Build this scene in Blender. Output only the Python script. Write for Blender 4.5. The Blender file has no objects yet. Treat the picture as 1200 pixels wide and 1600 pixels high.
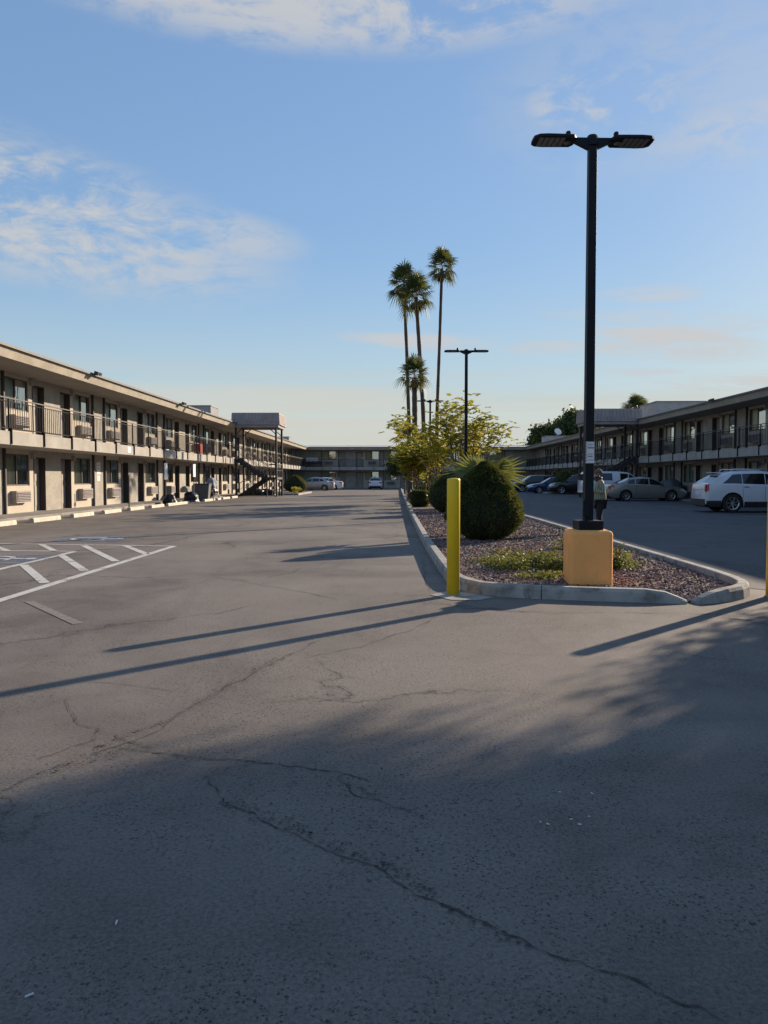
import bpy, bmesh, math, random
from mathutils import Vector, Matrix, noise as mnoise
import numpy as np
R = math.radians
random.seed(7)
scene = bpy.context.scene
C = scene.collection

# ------------------------------------------------------------------ camera
F = 1202.0; CX, CY = 622.0, 747.0; H = 1.38
PITCH = math.atan((800-CY)/F); YAW = math.atan((CX-600)/F)
cd = bpy.data.cameras.new('camera'); cam = bpy.data.objects.new('camera', cd); C.objects.link(cam)
cam.location = (0, 0, H); cam.rotation_euler = (math.pi/2-PITCH, 0, YAW)
cd.sensor_fit = 'VERTICAL'; cd.sensor_height = 36; cd.lens = F/1600*36
cd.clip_start = .05; cd.clip_end = 6000
scene.camera = cam
scene.render.resolution_x = 768; scene.render.resolution_y = 1024

# ------------------------------------------------------------------ sun and sky
SUN_AZ = 44.7; SUN_EL = 18.2           # azimuth clockwise from +Y
sd = bpy.data.lights.new('sun', 'SUN'); sd.energy = 2.3; sd.angle = R(.6); sd.color = (1.0, .82, .62)
so = bpy.data.objects.new('sun', sd); C.objects.link(so)
so.rotation_euler = (R(90-SUN_EL), 0, R(180-SUN_AZ)); so.location = (40, 40, 30)
world = bpy.data.worlds.new('World'); scene.world = world; world.use_nodes = True
scene.view_settings.view_transform = 'Standard'; scene.view_settings.look = 'None'
scene.view_settings.gamma = 1; scene.view_settings.exposure = 1.8
EXPO = scene.view_settings.exposure
SKY_STRENGTH = .090

class NT:
    """small node-graph helper"""
    def __init__(s, tree): s.t = tree; s.n = tree.nodes; s.l = tree.links
    def add(s, typ, **kw):
        n = s.n.new(typ)
        for k, v in kw.items():
            if k == 'inp':
                for kk, vv in v.items():
                    if isinstance(vv, bpy.types.NodeSocket): s.l.new(vv, n.inputs[kk])
                    else: n.inputs[kk].default_value = vv
            else: setattr(n, k, v)
        return n
    def m(s, op, a, b=None, c=None, clamp=False):
        n = s.n.new('ShaderNodeMath'); n.operation = op; n.use_clamp = clamp
        for i, v in enumerate((a, b, c)):
            if v is None: continue
            if isinstance(v, bpy.types.NodeSocket): s.l.new(v, n.inputs[i])
            else: n.inputs[i].default_value = v
        return n.outputs[0]
    def mix(s, f, a, b, mode='MIX'):
        n = s.n.new('ShaderNodeMix'); n.data_type = 'RGBA'; n.blend_type = mode
        for i, v in ((0, f), (6, a), (7, b)):
            if isinstance(v, bpy.types.NodeSocket): s.l.new(v, n.inputs[i])
            else: n.inputs[i].default_value = v if i == 0 else (*v[:3], 1)
        return n.outputs[2]
    def ramp(s, f, lo, hi, a=0., b=1.):
        n = s.n.new('ShaderNodeMapRange'); n.interpolation_type = 'SMOOTHSTEP'
        s.l.new(f, n.inputs[0]); n.inputs[1].default_value = lo; n.inputs[2].default_value = hi
        n.inputs[3].default_value = a; n.inputs[4].default_value = b
        return n.outputs[0]
    def noise(s, vec, scale, detail=4, rough=.55, dist=0.):
        n = s.n.new('ShaderNodeTexNoise')
        if vec is not None: s.l.new(vec, n.inputs['Vector'])
        n.inputs['Scale'].default_value = scale; n.inputs['Detail'].default_value = detail
        n.inputs['Roughness'].default_value = rough; n.inputs['Distortion'].default_value = dist
        return n.outputs[0]

def build_world():
    g = NT(world.node_tree); g.n.clear()
    out = g.add('ShaderNodeOutputWorld'); bg = g.add('ShaderNodeBackground'); g.l.new(bg.outputs[0], out.inputs[0])
    sky = g.add('ShaderNodeTexSky'); sky.sky_type = 'NISHITA'; sky.sun_disc = False
    sky.sun_elevation = R(SUN_EL); sky.sun_rotation = R(SUN_AZ); sky.altitude = 300
    sky.air_density = 1.0; sky.dust_density = .35; sky.ozone_density = 2.0
    tc = g.add('ShaderNodeTexCoord'); sep = g.add('ShaderNodeSeparateXYZ'); g.l.new(tc.outputs['Generated'], sep.inputs[0])
    x, y, z = sep.outputs
    az = g.m('ARCTAN2', x, y); el = g.m('ARCSINE', z)
    comb = g.add('ShaderNodeCombineXYZ')
    g.l.new(g.m('MULTIPLY', az, 3.0), comb.inputs[0]); g.l.new(g.m('MULTIPLY', el, 7.5), comb.inputs[1])
    # wisps run down to the right
    rot = g.add('ShaderNodeVectorRotate', rotation_type='Z_AXIS'); g.l.new(comb.outputs[0], rot.inputs[0]); rot.inputs['Angle'].default_value = R(14)
    n1 = g.noise(rot.outputs[0], 1.7, 11, .60, 1.0)
    n2 = g.noise(rot.outputs[0], 6.5, 8, .68, .5)
    wisp = g.m('ADD', g.m('MULTIPLY', n1, .62), g.m('MULTIPLY', n2, .38))
    def blob(px, py, rx, ry, s, tilt=0):
        a0 = math.atan((px-CX)/F); e0 = math.atan((CY-py)/F*math.cos(a0))
        da = g.m('SUBTRACT', az, a0); de = g.m('SUBTRACT', el, e0)
        de = g.m('ADD', de, g.m('MULTIPLY', da, math.tan(R(tilt))))
        q = g.m('ADD', g.m('POWER', g.m('DIVIDE', da, rx/F), 2), g.m('POWER', g.m('DIVIDE', de, ry/F), 2))
        return g.ramp(q, 0, 1.35, s, 0)
    blobs = [(0, 320, 400, 98, 1, 8), (330, 370, 150, 40, .7, 5), (480, 18, 520, 62, .9, 1), (760, 20, 150, 50, .7, 0), (930, 170, 120, 42, .9, 0),
             (1000, 165, 260, 120, .25, 0), (1170, 215, 190, 45, .5, 0), (1040, 540, 140, 26, .85, 8), (860, 545, 80, 12, .7, 0),
             (1170, 600, 160, 16, .6, 0), (650, 535, 130, 14, .75, 3), (1010, 465, 70, 14, .4, 0), (1000, 500, 160, 12, .5, 5)]
    tot = None
    for b in blobs:
        o = blob(*b); tot = o if tot is None else g.m('MAXIMUM', tot, o)
    fac = g.m('MULTIPLY', tot, g.ramp(wisp, .40, .57), clamp=True)
    sc_ = g.add('ShaderNodeCombineXYZ'); g.l.new(g.m('MULTIPLY', az, 7.0), sc_.inputs[0]); g.l.new(g.m('MULTIPLY', g.m('ADD', el, g.m('MULTIPLY', az, .10)), 70.0), sc_.inputs[1])
    n4 = g.noise(sc_.outputs[0], 1.0, 7, .62, .5); stk = None
    for b in [(1040,530,130,20,1,7),(1010,550,120,14,.8,5),(855,545,60,9,.9,2),(1160,600,150,14,.9,2),(650,535,110,13,.9,3),(1010,465,80,12,.6,4),(1180,515,70,10,.6,4),(1010,585,80,8,.6,2)]:
        o = blob(*b); stk = o if stk is None else g.m('MAXIMUM', stk, o)
    fac = g.m('MAXIMUM', fac, g.m('MULTIPLY', stk, g.ramp(n4, .38, .56)))
    # low bands of thin cloud along the horizon
    cb = g.add('ShaderNodeCombineXYZ'); g.l.new(g.m('MULTIPLY', az, 1.3), cb.inputs[0]); g.l.new(g.m('MULTIPLY', el, 26.0), cb.inputs[1])
    n3 = g.noise(cb.outputs[0], 1.1, 5, .5, .4)
    elf = g.m('MULTIPLY', g.ramp(el, 0.0, .05, .6, 1), g.ramp(el, .09, .17, 1, 0))
    band = g.m('MULTIPLY', g.ramp(n3, .42, .60), elf)
    # away from the photograph's view: a generic thin veil
    cloud = (.80, .78, .76)
    base = g.mix(1.0, sky.outputs[0], (SKY_STRENGTH*.93, SKY_STRENGTH*1.01, SKY_STRENGTH*1.07), 'MULTIPLY')
    k = 1/2**EXPO
    # thin high veil evens out the brightness round the sun
    sp_ = g.add('ShaderNodeSeparateColor'); g.l.new(base, sp_.inputs[0]); lum = g.m('MAXIMUM', sp_.outputs[1], sp_.outputs[2])
    gain = g.m('MULTIPLY', g.m('DIVIDE', 1.0, g.m('ADD', 1.0, g.m('MULTIPLY', lum, 1.10/k))), 1.25)
    gc = g.add('ShaderNodeCombineXYZ'); [g.l.new(gain, gc.inputs[i]) for i in range(3)]
    base = g.mix(1.0, base, gc.outputs[0], 'MULTIPLY')
    # the air close to the horizon is milky
    hz = g.ramp(el, -.02, .30, .78, .06)
    base = g.mix(hz, base, (.56*k, .63*k, .62*k))
    low = None
    for b in [(300,632,420,34,1,-1),(560,668,420,40,.9,0),(900,652,330,26,.75,0),(1300,640,400,30,.6,0),(-500,630,600,50,.9,0)]:
        o = blob(*b); low = o if low is None else g.m('MAXIMUM', low, o)
    low = g.m('MULTIPLY', low, g.ramp(n3, .25, .55, .45, 1), clamp=True)
    c1 = g.mix(g.m('MULTIPLY', band, .50), base, (.60*k, .58*k, .52*k))
    c1 = g.mix(g.m('MULTIPLY', low, .8), c1, (.64*k, .635*k, .575*k))
    c2 = g.mix(g.m('MULTIPLY', fac, .92), c1, (.60*k, .60*k, .60*k))
    g.l.new(c2, bg.inputs[0]); bg.inputs[1].default_value = 1.0
build_world()

# ------------------------------------------------------------------ helpers
def px_ray(px, py):
    """direction of a photo pixel; used to read a place on the ground or at a known distance"""
    v = Vector(((px-600)/F, (800-py)/F, -1)); v.rotate(cam.rotation_euler); return v
def gp(px, py, z=0.):
    d = px_ray(px, py); t = (z-H)/d.z; return Vector((d.x*t, d.y*t, z))
def atY(px, py, Y):
    d = px_ray(px, py); t = Y/d.y; return Vector((d.x*t, Y, H+d.z*t))

def tag(o, label=None, cat=None, group=None, kind=None):
    if label: o['label'] = label
    if cat: o['category'] = cat
    if group: o['group'] = group
    if kind: o['kind'] = kind
    return o
def empty(name, loc, rz=0., label=None, cat=None, group=None):
    o = bpy.data.objects.new(name, None); C.objects.link(o); o.location = loc; o.rotation_euler = (0, 0, rz); o.empty_display_size = .3
    return tag(o, label, cat, group)
KIDS = {}
def link_child(o, parent):
    o.parent = parent; KIDS.setdefault(parent.name, []).append(o)
def copy_tree(o, parent=None):
    c = o.copy(); C.objects.link(c)
    c.parent = parent
    if parent is not None: KIDS.setdefault(parent.name, []).append(c)
    for ch in list(KIDS.get(o.name, [])): copy_tree(ch, c)
    return c

class MB:
    def __init__(s): s.v = []; s.f = []; s.mi = []; s.cur = 0
    def quad(s, a, b, c, d): n = len(s.v); s.v += [tuple(a), tuple(b), tuple(c), tuple(d)]; s.f.append((n, n+1, n+2, n+3)); s.mi.append(s.cur)
    def tri(s, a, b, c): n = len(s.v); s.v += [tuple(a), tuple(b), tuple(c)]; s.f.append((n, n+1, n+2)); s.mi.append(s.cur)
    def poly(s, pts): n = len(s.v); s.v += [tuple(p) for p in pts]; s.f.append(tuple(range(n, n+len(pts)))); s.mi.append(s.cur)
    def box(s, x0, x1, y0, y1, z0, z1, M=None):
        n = len(s.v)
        P = [(x0,y0,z0),(x1,y0,z0),(x1,y1,z0),(x0,y1,z0),(x0,y0,z1),(x1,y0,z1),(x1,y1,z1),(x0,y1,z1)]
        if M is not None: P = [tuple(M @ Vector(p)) for p in P]
        s.v += P
        for q in ((3,2,1,0),(4,5,6,7),(0,1,5,4),(1,2,6,5),(2,3,7,6),(3,0,4,7)): s.f.append(tuple(n+i for i in q)); s.mi.append(s.cur)
    def cbox(s, c, size, rz=0, rx=0, ry=0):
        M = Matrix.Translation(c) @ Matrix.Rotation(rz,4,'Z') @ Matrix.Rotation(ry,4,'Y') @ Matrix.Rotation(rx,4,'X')
        a, b, d = [q/2 for q in size]; s.box(-a, a, -b, b, -d, d, M)
    def bar(s, p, q, w, h=None):
        h = h or w; p = Vector(p); q = Vector(q); d = (q-p); L = d.length
        if L < 1e-6: return
        M = Matrix.Translation((p+q)/2) @ d.to_track_quat('X', 'Z').to_matrix().to_4x4()
        s.box(-L/2, L/2, -w/2, w/2, -h/2, h/2, M)
    def tube(s, pts, rad, seg=8, cap=True):
        pts = [Vector(p) for p in pts]
        if not hasattr(rad, '__len__'): rad = [rad]*len(pts)
        rings = []; up = Vector((0,0,1)); prev = None
        for i, p in enumerate(pts):
            a = pts[max(i-1,0)]; b = pts[min(i+1,len(pts)-1)]; d = (b-a).normalized()
            if prev is None:
                u = d.cross(up)
                if u.length < .05: u = d.cross(Vector((1,0,0)))
            else: u = prev - d*prev.dot(d)
            u.normalize(); prev = u; w = d.cross(u); n = len(s.v)
            for k in range(seg):
                t = 2*math.pi*k/seg; s.v.append(tuple(p+(u*math.cos(t)+w*math.sin(t))*rad[i]))
            rings.append(n)
        for i in range(len(rings)-1):
            for k in range(seg):
                k2 = (k+1) % seg; a, b = rings[i], rings[i+1]
                s.f.append((a+k, a+k2, b+k2, b+k)); s.mi.append(s.cur)
        if cap:
            s.f.append(tuple(rings[0]+k for k in range(seg))[::-1]); s.mi.append(s.cur)
            s.f.append(tuple(rings[-1]+k for k in range(seg))); s.mi.append(s.cur)
    def lathe(s, prof, seg=24, c=(0,0,0), axis='Z', a0=0.):
        rings = []
        for r, z in prof:
            n = len(s.v)
            for k in range(seg):
                t = a0+2*math.pi*k/seg; p = (r*math.cos(t), r*math.sin(t), z)
                if axis == 'Y': p = (p[0], p[2], p[1])
                s.v.append((p[0]+c[0], p[1]+c[1], p[2]+c[2]))
            rings.append(n)
        for i in range(len(rings)-1):
            for k in range(seg):
                k2 = (k+1) % seg; a, b = rings[i], rings[i+1]
                q = (a+k, a+k2, b+k2, b+k)
                s.f.append(q if axis == 'Z' else q[::-1]); s.mi.append(s.cur)
        for n, rv in ((rings[0], True), (rings[-1], False)):
            q = tuple(n+k for k in range(seg)); q = q[::-1] if rv else q
            s.f.append(q if axis == 'Z' else q[::-1]); s.mi.append(s.cur)
    def extrude(s, sec, x0, x1):
        """closed section of (y,z) run along x"""
        n = len(s.v); k = len(sec)
        s.v += [(x0, a, b) for a, b in sec]+[(x1, a, b) for a, b in sec]
        for i in range(k):
            j = (i+1) % k; s.f.append((n+i, n+j, n+k+j, n+k+i)); s.mi.append(s.cur)
        s.f.append(tuple(n+i for i in range(k))[::-1]); s.f.append(tuple(n+k+i for i in range(k))); s.mi += [s.cur, s.cur]
    def build(s, name, mat, parent=None, smooth=False, loc=None, bevel=0, fixn=False, label=None):
        me = bpy.data.meshes.new(name); me.from_pydata(s.v, [], s.f)
        mats = mat if isinstance(mat, (list, tuple)) else [mat]
        for m in mats: me.materials.append(m)
        if len(mats) > 1: me.polygons.foreach_set('material_index', s.mi)
        if smooth: me.polygons.foreach_set('use_smooth', [True]*len(me.polygons))
        if fixn:
            bm = bmesh.new(); bm.from_mesh(me); bmesh.ops.remove_doubles(bm, verts=bm.verts, dist=1e-5)
            bmesh.ops.recalc_face_normals(bm, faces=bm.faces); bm.to_mesh(me); bm.free()
        me.update()
        o = bpy.data.objects.new(name, me); C.objects.link(o)
        if loc is not None: o.location = loc
        if parent is not None: link_child(o, parent)
        if bevel:
            b = o.modifiers.new('bevel', 'BEVEL'); b.width = bevel; b.segments = 2; b.limit_method = 'ANGLE'; b.angle_limit = R(40)
        if label: o['label'] = label
        return o

# ------------------------------------------------------------------ materials
def pm(name, col, rough=.8, var=.12, vs=2.5, bump=0., bs=60., metal=0., spec=.5, col2=None, c2s=1.2, c2lo=.5, c2hi=.7, trans=0., detail=6, coat=0., squash=None):
    m = bpy.data.materials.new(name); m.use_nodes = True; g = NT(m.node_tree)
    b = g.n['Principled BSDF']; tc = g.add('ShaderNodeTexCoord'); vec = tc.outputs['Object']
    if squash:
        mp = g.add('ShaderNodeMapping'); g.l.new(vec, mp.inputs[0]); mp.inputs['Scale'].default_value = squash; vec = mp.outputs[0]
    if var > 0:
        n = g.noise(vec, vs, detail, .6); f = g.ramp(n, .3, .7)
        c = g.mix(f, [x*(1-var) for x in col], [min(1, x*(1+var)) for x in col])
    else:
        rgb = g.add('ShaderNodeRGB'); rgb.outputs[0].default_value = (*col, 1); c = rgb.outputs[0]
    if col2 is not None:
        n2 = g.noise(vec, c2s, 8, .62, .4); c = g.mix(g.ramp(n2, c2lo, c2hi), c, col2)
    g.l.new(c, b.inputs['Base Color'])
    b.inputs['Roughness'].default_value = rough; b.inputs['Metallic'].default_value = metal
    b.inputs['Specular IOR Level'].default_value = spec; b.inputs['Coat Weight'].default_value = coat
    if bump > 0:
        n3 = g.noise(vec, bs, 4, .6); bn = g.add('ShaderNodeBump'); bn.inputs['Strength'].default_value = bump; bn.inputs['Distance'].default_value = .02
        g.l.new(n3, bn.inputs['Height']); g.l.new(bn.outputs[0], b.inputs['Normal'])
    return m
def leafmat(name, a, b_, trans=.35, vs=3., rough=.55):
    """leaf: two tones per clump, some light passes through"""
    m = bpy.data.materials.new(name); m.use_nodes = True; g = NT(m.node_tree); p = g.n['Principled BSDF']; out = g.n['Material Output']
    tc = g.add('ShaderNodeTexCoord'); n = g.noise(tc.outputs['Object'], vs, 5, .7); f = g.ramp(n, .35, .65)
    c = g.mix(f, a, b_); g.l.new(c, p.inputs['Base Color']); p.inputs['Roughness'].default_value = rough; p.inputs['Specular IOR Level'].default_value = .3
    t = g.add('ShaderNodeBsdfTranslucent'); g.l.new(g.mix(.5, c, (.45, .45, .08), 'MIX'), t.inputs[0])
    mx = g.add('ShaderNodeMixShader'); mx.inputs[0].default_value = trans; g.l.new(p.outputs[0], mx.inputs[1]); g.l.new(t.outputs[0], mx.inputs[2]); g.l.new(mx.outputs[0], out.inputs[0])
    return m
def asphalt(name, dark, light, patch, near=True):
    m = bpy.data.materials.new(name); m.use_nodes = True; g = NT(m.node_tree); b = g.n['Principled BSDF']
    tc = g.add('ShaderNodeTexCoord'); v = tc.outputs['Object']
    big = g.ramp(g.noise(v, .22, 6, .62, .8), .36, .64)
    mid = g.ramp(g.noise(v, 1.3, 6, .6, .3), .3, .72)
    c = g.mix(big, dark, light); c = g.mix(g.m('MULTIPLY', mid, .45), c, patch)
    st = g.add('ShaderNodeMapping'); g.l.new(v, st.inputs[0]); st.inputs['Scale'].default_value = (1.6, .25, 1)
    strk = g.ramp(g.noise(st.outputs[0], 1.1, 6, .65, .6), .52, .75)
    c = g.mix(g.m('MULTIPLY', strk, .35), c, [q*.62 for q in dark])
    agg = g.noise(v, 62, 5, .85); c = g.mix(g.ramp(agg, .36, .64, 0, 1), g.mix(1, c, (.74, .74, .74), 'MULTIPLY'), g.mix(1, c, (1.25, 1.24, 1.23), 'MULTIPLY'))
    # worn pits: where the fines are gone a stone-sized hole stays dark
    def pits(scale, thr, mlo, mhi, keep_=.35):
        wv = g.add('ShaderNodeVectorMath', operation='ADD'); g.l.new(v, wv.inputs[0])
        nz = g.add('ShaderNodeTexNoise'); g.l.new(v, nz.inputs['Vector']); nz.inputs['Scale'].default_value = scale*1.3; nz.inputs['Detail'].default_value = 2
        sc = g.add('ShaderNodeVectorMath', operation='SCALE'); g.l.new(nz.outputs['Color'], sc.inputs[0]); sc.inputs['Scale'].default_value = 1.9/scale
        g.l.new(sc.outputs[0], wv.inputs[1])
        vo = g.add('ShaderNodeTexVoronoi'); g.l.new(wv.outputs[0], vo.inputs['Vector']); vo.inputs['Scale'].default_value = scale
        sp = g.add('ShaderNodeSeparateColor'); g.l.new(vo.outputs['Color'], sp.inputs[0])
        r = g.m('MULTIPLY', sp.outputs[0], thr); inside = g.ramp(g.m('SUBTRACT', vo.outputs['Distance'], r), -.06, .02, 1, 0)
        keep = g.m('GREATER_THAN', sp.outputs[1], keep_)
        dens = g.ramp(g.noise(v, .38, 5, .65, .6), mlo+.03, mhi-.04)
        return g.m('MULTIPLY', g.m('MULTIPLY', inside, keep), dens)
    p1 = pits(40, .30, .38, .60, .42); p2 = pits(84, .50, .34, .60, .35)
    pit = g.m('MAXIMUM', p1, g.m('MULTIPLY', p2, .9))
    # hairline cracks
    nz = g.add('ShaderNodeTexNoise'); g.l.new(v, nz.inputs['Vector']); nz.inputs['Scale'].default_value = 1.2; nz.inputs['Detail'].default_value = 7; nz.inputs['Roughness'].default_value = .65
    sc = g.add('ShaderNodeVectorMath', operation='SCALE'); g.l.new(nz.outputs['Color'], sc.inputs[0]); sc.inputs['Scale'].default_value = 1.3
    ad = g.add('ShaderNodeVectorMath', operation='ADD'); g.l.new(v, ad.inputs[0]); g.l.new(sc.outputs[0], ad.inputs[1])
    ve = g.add('ShaderNodeTexVoronoi', feature='DISTANCE_TO_EDGE'); g.l.new(ad.outputs[0], ve.inputs['Vector']); ve.inputs['Scale'].default_value = .33
    cr = g.m('MULTIPLY', g.ramp(ve.outputs['Distance'], .0012, .0042, 1, 0), g.ramp(g.noise(v, .35, 3, .5), .44, .58))
    crd = g.m('MULTIPLY', g.ramp(ve.outputs['Distance'], .002, .03, .35, 0), g.ramp(g.noise(v, .35, 3, .5), .47, .62))
    c = g.mix(g.m('MAXIMUM', g.m('MULTIPLY', pit, .85), g.m('MAXIMUM', g.m('MULTIPLY', cr, .8), crd)), c, (.012, .012, .013))
    # oil spots
    vo = g.add('ShaderNodeTexVoronoi'); g.l.new(ad.outputs[0], vo.inputs['Vector']); vo.inputs['Scale'].default_value = .6
    c = g.mix(g.ramp(vo.outputs['Distance'], .03, .12, .12, 0), c, (.02, .02, .022))
    g.l.new(c, b.inputs['Base Color'])
    b.inputs['Roughness'].default_value = .84; b.inputs['Specular IOR Level'].default_value = .33
    hgt = g.m('SUBTRACT', g.m('MULTIPLY', agg, .5), g.m('MAXIMUM', g.m('MULTIPLY', pit, 1.1), cr))
    hgt = g.m('ADD', hgt, g.m('MULTIPLY', g.noise(v, 3.0, 4, .6), .8))
    bn = g.add('ShaderNodeBump'); bn.inputs['Strength'].default_value = .6; bn.inputs['Distance'].default_value = .004
    g.l.new(hgt, bn.inputs['Height']); g.l.new(bn.outputs[0], b.inputs['Normal'])
    return m
def paint_worn(name, col, wear_lo=.42, wear_hi=.62, under=(.1,.095,.09)):
    """road paint, worn through: chips show the asphalt below by being cut away"""
    m = bpy.data.materials.new(name); m.use_nodes = True; g = NT(m.node_tree); b = g.n['Principled BSDF']; out = g.n['Material Output']
    tc = g.add('ShaderNodeTexCoord'); v = tc.outputs['Object']
    n = g.noise(v, 22, 6, .7); n2 = g.noise(v, 2.2, 4, .6)
    w = g.ramp(g.m('ADD', g.m('MULTIPLY', n, .55), g.m('MULTIPLY', n2, .45)), wear_lo, wear_hi)
    b.inputs['Base Color'].default_value = (*col, 1); b.inputs['Roughness'].default_value = .8
    t = g.add('ShaderNodeBsdfTransparent'); mx = g.add('ShaderNodeMixShader'); g.l.new(w, mx.inputs[0]); g.l.new(b.outputs[0], mx.inputs[1]); g.l.new(t.outputs[0], mx.inputs[2]); g.l.new(mx.outputs[0], out.inputs[0])
    return m
def glassmat(name, tint=(.55,.62,.6), refl=.16, rough=.03):
    m = bpy.data.materials.new(name); m.use_nodes = True; g = NT(m.node_tree); out = g.n['Material Output']
    t = g.add('ShaderNodeBsdfTransparent'); t.inputs[0].default_value = (*tint, 1)
    gl = g.add('ShaderNodeBsdfGlossy'); gl.inputs['Roughness'].default_value = rough; gl.inputs[0].default_value = (.9,.95,.95,1)
    fr = g.add('ShaderNodeFresnel'); fr.inputs[0].default_value = 1.7
    tc = g.add('ShaderNodeTexCoord'); nn = g.noise(tc.outputs['Object'], 1.3, 2, .5); bn = g.add('ShaderNodeBump'); bn.inputs['Strength'].default_value = .04; bn.inputs['Distance'].default_value = .1
    g.l.new(nn, bn.inputs['Height']); g.l.new(bn.outputs[0], gl.inputs['Normal'])
    f = g.m('ADD', fr.outputs[0], refl, clamp=True)
    mx = g.add('ShaderNodeMixShader'); g.l.new(f, mx.inputs[0]); g.l.new(t.outputs[0], mx.inputs[1]); g.l.new(gl.outputs[0], mx.inputs[2]); g.l.new(mx.outputs[0], out.inputs[0])
    return m

M = {}
M['asphalt'] = asphalt('asphalt worn', (.105,.090,.079), (.192,.165,.143), (.222,.193,.168))
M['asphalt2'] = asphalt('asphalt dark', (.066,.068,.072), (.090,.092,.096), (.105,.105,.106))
M['line'] = paint_worn('line paint', (.55,.53,.48), .50, .66)
M['line_f'] = paint_worn('faded line paint', (.36,.33,.28), .36, .56)
M['ghost'] = pm('ghost of old paint', (.225,.192,.160), .85, .2, 9, col2=(.18,.155,.135), c2s=14, c2lo=.40, c2hi=.6)
M['blue_paint'] = paint_worn('blue paint', (.15,.20,.28), .40, .60)
M['crack'] = pm('crack', (.055,.050,.045), .95, .3, 20)
M['wear'] = paint_worn('crumbled asphalt', (.042,.038,.034), .44, .54)
M['concrete'] = pm('concrete', (.34,.32,.29), .88, .2, 3.2, .4, 90, col2=(.16,.148,.13), c2s=4, c2lo=.5, c2hi=.70)
M['walk'] = pm('walk concrete', (.24,.22,.20), .9, .15, 1.5, .2, 80, col2=(.14,.13,.12), c2s=1)
M['stop'] = pm('wheel stop paint', (.52,.48,.38), .8, .12, 4, .25, 80, col2=(.38,.35,.28), c2s=5, c2lo=.55, c2hi=.75)
M['stucco'] = pm('stucco', (.365,.34,.30), .93, .14, 1.8, .9, 55, col2=(.27,.24,.195), c2s=14, c2lo=.48, c2hi=.70)
M['infill'] = pm('infill panel', (.47,.42,.345), .9, .06, 1.5, .35, 70, col2=(.44,.39,.32), c2s=1.2, c2lo=.6, c2hi=.8)
M['band'] = pm('balcony band', (.365,.34,.30), .92, .14, 1.2, .5, 60, col2=(.27,.24,.2), c2s=1.1, c2lo=.52, c2hi=.78)
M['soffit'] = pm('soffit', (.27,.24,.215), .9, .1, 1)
M['fascia'] = pm('fascia', (.41,.365,.30), .93, .12, 1.5, .7, 50, col2=(.33,.28,.22), c2s=1.6, c2lo=.52, c2hi=.75)
M['roof'] = pm('roof membrane', (.42,.42,.42), .85, .15, .6, .2, 30)
M['drip'] = pm('drip edge', (.10,.10,.10), .6, .2, 3)
M['door'] = pm('door', (.30,.27,.245), .6, .1, 2)
M['trim'] = pm('dark trim', (.05,.042,.04), .6, .2, 3)
M['frame'] = pm('window frame', (.10,.09,.085), .45, .2, 5, metal=.5)
M['glass'] = glassmat('window glass', (.75,.8,.78), .34)
M['screen'] = glassmat('screened window glass', (.78,.80,.74), -.05, .25)
M['curtain'] = pm('curtain', (.60,.53,.36), .9, .18, 5, squash=(5,1,.3))
M['curtain2'] = pm('curtain grey', (.46,.50,.46), .9, .2, 5, squash=(5,1,.3))
M['ac'] = pm('air conditioner', (.34,.30,.285), .6, .1, 4)
M['acd'] = pm('air conditioner slot', (.035,.03,.035), .7, .1, 4)
M['rail'] = pm('railing metal', (.022,.019,.020), .8, .2, 5, spec=.2)
M['handrail'] = pm('hand rail', (.11,.10,.10), .7, .2, 5)
M['blackmetal'] = pm('black powder coat', (.006,.007,.012), .55, .2, 4, spec=.25)
M['stairmetal'] = pm('stair metal', (.028,.024,.026), .6, .2, 4)
M['shingle'] = None
M['bollard'] = pm('yellow sleeve', (.86,.56,.012), .40, .05, 3, .05, 8, col2=(.55,.35,.03), c2s=7, c2lo=.64, c2hi=.76)
M['pedestal'] = pm('orange pedestal paint', (.96,.44,.13), .72, .06, 3, .35, 70, col2=(.78,.39,.13), c2s=5, c2lo=.55, c2hi=.74)
M['paper'] = pm('paper', (.75,.74,.74), .7, .05, 5)
M['ink'] = pm('ink', (.05,.05,.07), .7, 0)
M['white'] = pm('white metal', (.72,.72,.70), .5, .06, 5)
M['gravelbed'] = pm('gravel bed', (.11,.068,.058), .95, .4, 45, 1.0, 45, col2=(.30,.23,.20), c2s=38, c2lo=.5, c2hi=.62)
M['soil'] = pm('soil', (.10,.08,.055), .95, .3, 8, .8, 40)
M['ledgrey'] = None
M['bark'] = pm('bark', (.13,.095,.07), .95, .3, 6, .8, 25, squash=(1,1,.25))
M['palmbark'] = pm('palm bark', (.105,.070,.052), .95, .3, 6, .9, 30, squash=(.5,.5,3))
M['shrub'] = leafmat('shrub leaves', (.018,.036,.010), (.090,.110,.032), .15, 4)
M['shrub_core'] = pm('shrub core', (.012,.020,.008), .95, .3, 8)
M['hedge'] = leafmat('hedge leaves', (.045,.058,.014), (.11,.115,.028), .2, 5)
M['palm'] = leafmat('palm leaves', (.025,.045,.018), (.060,.085,.035), .2, 1.5)
M['palmgold'] = leafmat('palm old leaves', (.10,.085,.03), (.17,.13,.05), .25, 1.5)
M['palmdead'] = pm('dead palm leaves', (.09,.062,.038), .9, .3, 6)
M['fan'] = leafmat('fan palm leaves', (.045,.080,.028), (.13,.16,.06), .28, 4)
M['yellow'] = leafmat('yellow green leaves', (.20,.22,.025), (.50,.39,.035), .5, 1.0)
M['ficus'] = leafmat('dark tree leaves', (.016,.032,.010), (.035,.060,.018), .15, 2)
M['green'] = leafmat('green leaves', (.035,.060,.018), (.070,.095,.030), .16, 1.2)
M['lantana'] = leafmat('ground cover leaves', (.038,.072,.016), (.11,.125,.04), .3, 10)
M['flower'] = pm('flower', (.62,.20,.13), .7, .3, 30)
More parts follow.
